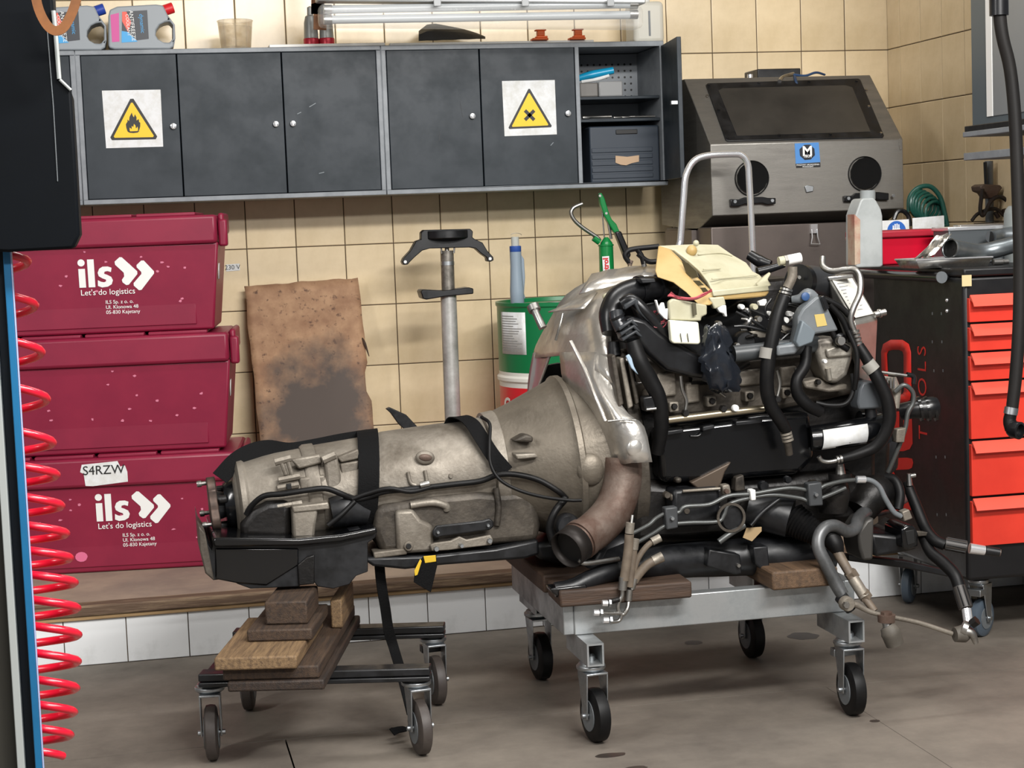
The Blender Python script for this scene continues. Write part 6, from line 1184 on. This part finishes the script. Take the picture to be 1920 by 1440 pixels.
# small clutter between the manifold and the covers
rc=random.Random(21)
for k in range(26):
    x=rc.uniform(1388,1500); y=rc.uniform(562,642); Y_=rc.uniform(-2.66,-2.62); m_=rc.choice([STEEL,ALU,WHITE,BLK,BLK,GRIME,STEEL])
    if k%3==0: G('clip',[(x,y),(x+rc.uniform(8,16),y-rc.uniform(-3,5)),(x+rc.uniform(10,18),y+rc.uniform(5,9)),(x+2,y+rc.uniform(6,10))],Y_,.02,m_,.002)
    else:
        a_=rc.uniform(0,3.1); l=rc.uniform(10,26); T('small_pipe',[(x,y,Y_),(x+l*.5*math.cos(a_)+3,y+l*.5*math.sin(a_)*.6,Y_-.01),(x+l*math.cos(a_),y+l*math.sin(a_)*.6+3,Y_)],rc.uniform(2,4.5),m_,n=8,sm=3)
for k in range(16):
    x=rc.uniform(1185,1590); y=rc.uniform(890,985); Y_=-2.665+.01*rc.random(); m_=rc.choice([GRIME,ALUD,BLKM,ALUD]); w_=rc.uniform(10,34)
    if k%2: G('casting_lug',[(x,y),(x+w_,y-w_*.08),(x+w_,y+rc.uniform(8,24)),(x+2,y+rc.uniform(10,22))],Y_,.06,m_,.006)
    else: disc('casting_bolt',x,y,Y_,rc.uniform(5,10),.016,m_)
# small fittings around the top
for (x,y,r,m_) in ((1345,607,6,STEEL),(1412,575,6,CREAM),(1388,575,5,WHITE),(1470,600,6,WHITE),(1478,588,5,WHITE),(1420,598,6,STEEL),(1440,588,5,WHITE),(1465,565,4,STEEL)): disc('fitting',x,y,-2.64,r,.02,m_)
for pts in ([(1318,632),(1330,618),(1344,607)],[(1380,585),(1410,600),(1436,618)],[(1376,612),(1400,612),(1440,622)],[(1446,560),(1436,575),(1436,590),(1444,600)],[(1466,590),(1470,605),(1484,612),(1496,614)],[(1440,600),(1455,580),(1476,570),(1500,575)],[(1462,640),(1480,625),(1500,620)]): T('thin_line',[(x,y,-2.66) for x,y in pts],2.6,BLKM if pts[0][0]!=1318 else STEEL,n=8)
for pts in ([(1405,622),(1432,618),(1446,632),(1425,634)],[(1462,612),(1478,608),(1486,618),(1470,622)],[(1402,605),(1420,598),(1426,608),(1408,614)]): G('pale_bracket',pts,-2.655,.012,ALU,.002)
for pts in ([(1548,600),(1570,640),(1590,655)],[(1555,570),(1580,600),(1596,640)],[(1545,560),(1575,575),(1600,600)]): T('bundle_hose',[(x,y,-2.70) for x,y in pts],6,RUB)
# ================================================================ plastic bag, straps
b=MB(); rows=[]
for i in range(21):
    v=i/20; row=[]
    for k in range(32):
        a_=2*math.pi*k/32; w_=(.35+.95*math.sin(math.pi*min(1,v*.62+.25)))*1.0
        cx=1340+12*v*1.2; cyy=612+124*v; rr=20*w_+ (8 if v>.4 else 0); nz_=1.3*noise.noise(Vector((math.cos(a_)*2.2,math.sin(a_)*2.2,v*3.2)))+1.3*abs(noise.noise(Vector((math.cos(a_)*5,math.sin(a_)*5,v*7))))-.4
        if i==20: rr*=.25
        row.append(P(cx+(rr+11*nz_)*math.cos(a_),cyy+6*nz_,-2.70-.035*math.sin(a_)*w_+.016*nz_))
    rows.append(row)
b.grid(rows,close=True); bg=b.build('plastic_bag',mat('dark_film','#23272E',.2,alpha=.75,coat=.3),sharp=70,solid=.001); setp(bg,'crumpled dark translucent plastic bag tied on the engine front','bag')
WEB=mat('black_webbing','#0A0A0B',.8,spec=.15,bump=.4,bscale=200)
def band(name,pts,wid,par,m=WEB,th=.003,wv=None):
    ps=smooth_path([P(*p) for p in pts],5); wv=Vector(wv) if wv else None; rows=[]
    for i,p in enumerate(ps):
        d=(ps[min(i+1,len(ps)-1)]-ps[max(i-1,0)]).normalized(); s_=wv if wv else AX; s_=(s_-d*s_.dot(d)).normalized(); h=wid*mpp(p)/2; n_=d.cross(s_)*th; rows.append([p-s_*h,p+s_*h,p+s_*h+n_,p-s_*h+n_])
    b=MB().grid(rows,close=True); b.f.append((0,1,2,3)); k=len(b.v); b.f.append((k-4,k-3,k-2,k-1)); return b.build(name,m,par)
t=thing('lashing_strap','black webbing strap lashed around the gearbox with a hanging end','strap',(P(716,1180,-2.4).x,-2.4,0))
pts=[]
c=AXp(690); R_=101*mpp(c)
for k in range(13):
    a_=math.radians(115-k*17); q=c+Vector((0,-math.cos(math.radians(90)-a_+math.pi/2-math.pi/2)*R_*0,0)); ang=math.radians(110-15.5*k); pts.append(c+Vector((AX.x*(.0-.004*k),-R_*math.cos(ang),R_*math.sin(ang))))
ps=pts; rows=[]
for i,p in enumerate(ps):
    d=(ps[min(i+1,len(ps)-1)]-ps[max(i-1,0)]).normalized(); h=20*mpp(p); n_=(p-c).normalized()*.004; rows.append([p-AX*h,p+AX*h,p+AX*h+n_,p-AX*h+n_])
b=MB().grid(rows,close=True); b.f+= [(0,1,2,3),(len(b.v)-4,len(b.v)-3,len(b.v)-2,len(b.v)-1)]; b.build('wrap',WEB,t)
band('strap_run',[(690,820,-2.34),(640,828,-2.33),(590,838,-2.33),(545,845,-2.34),(505,840,-2.36),(470,848,-2.38),(440,866,-2.40),(412,896,-2.42)],34,t,wv=(0,.55,.85))
band('wrap',[(842,806,-2.38),(852,786,-2.40),(866,783,-2.43),(885,795,-2.48),(905,825,-2.52),(925,855,-2.545),(950,885,-2.555)],28,t)
band('hanging_end',[(710,1045,-2.50),(714,1090,-2.49),(722,1140,-2.48),(728,1180,-2.47),(738,1215,-2.46),(752,1262,-2.52),(762,1300,-2.56),(772,1340,-2.6)],20,t,wv=(1,.3,0))
band('floor_tail',[(772,1340,-2.6),(766,1362,-2.62),(745,1368,-2.63),(735,1372,-2.64)],16,t,wv=(.6,.6,.2))
prism3_=lambda pts,d,m,name: MB().prism([P(*p) for p in pts],d).build(name,m,t,bevel=.001)
prism3_([(779,1058,-2.60),(796,1042,-2.59),(818,1040,-2.59),(820,1060,-2.59),(808,1111,-2.59),(776,1092,-2.60)],(0,.005,0),WEB,'buckle_flap'); prism3_([(794,1043,-2.593),(817,1041,-2.593),(818,1053,-2.593),(797,1056,-2.593)],(0,.002,0),mat('strap_yellow','#C9A520',.6),'yellow_stripe'); prism3_([(777,1070,-2.604),(788,1048,-2.597),(791,1052,-2.597),(783,1078,-2.602),(778,1080,-2.604)],(0,.002,0),MATS['strap_yellow'],'yellow_stripe')
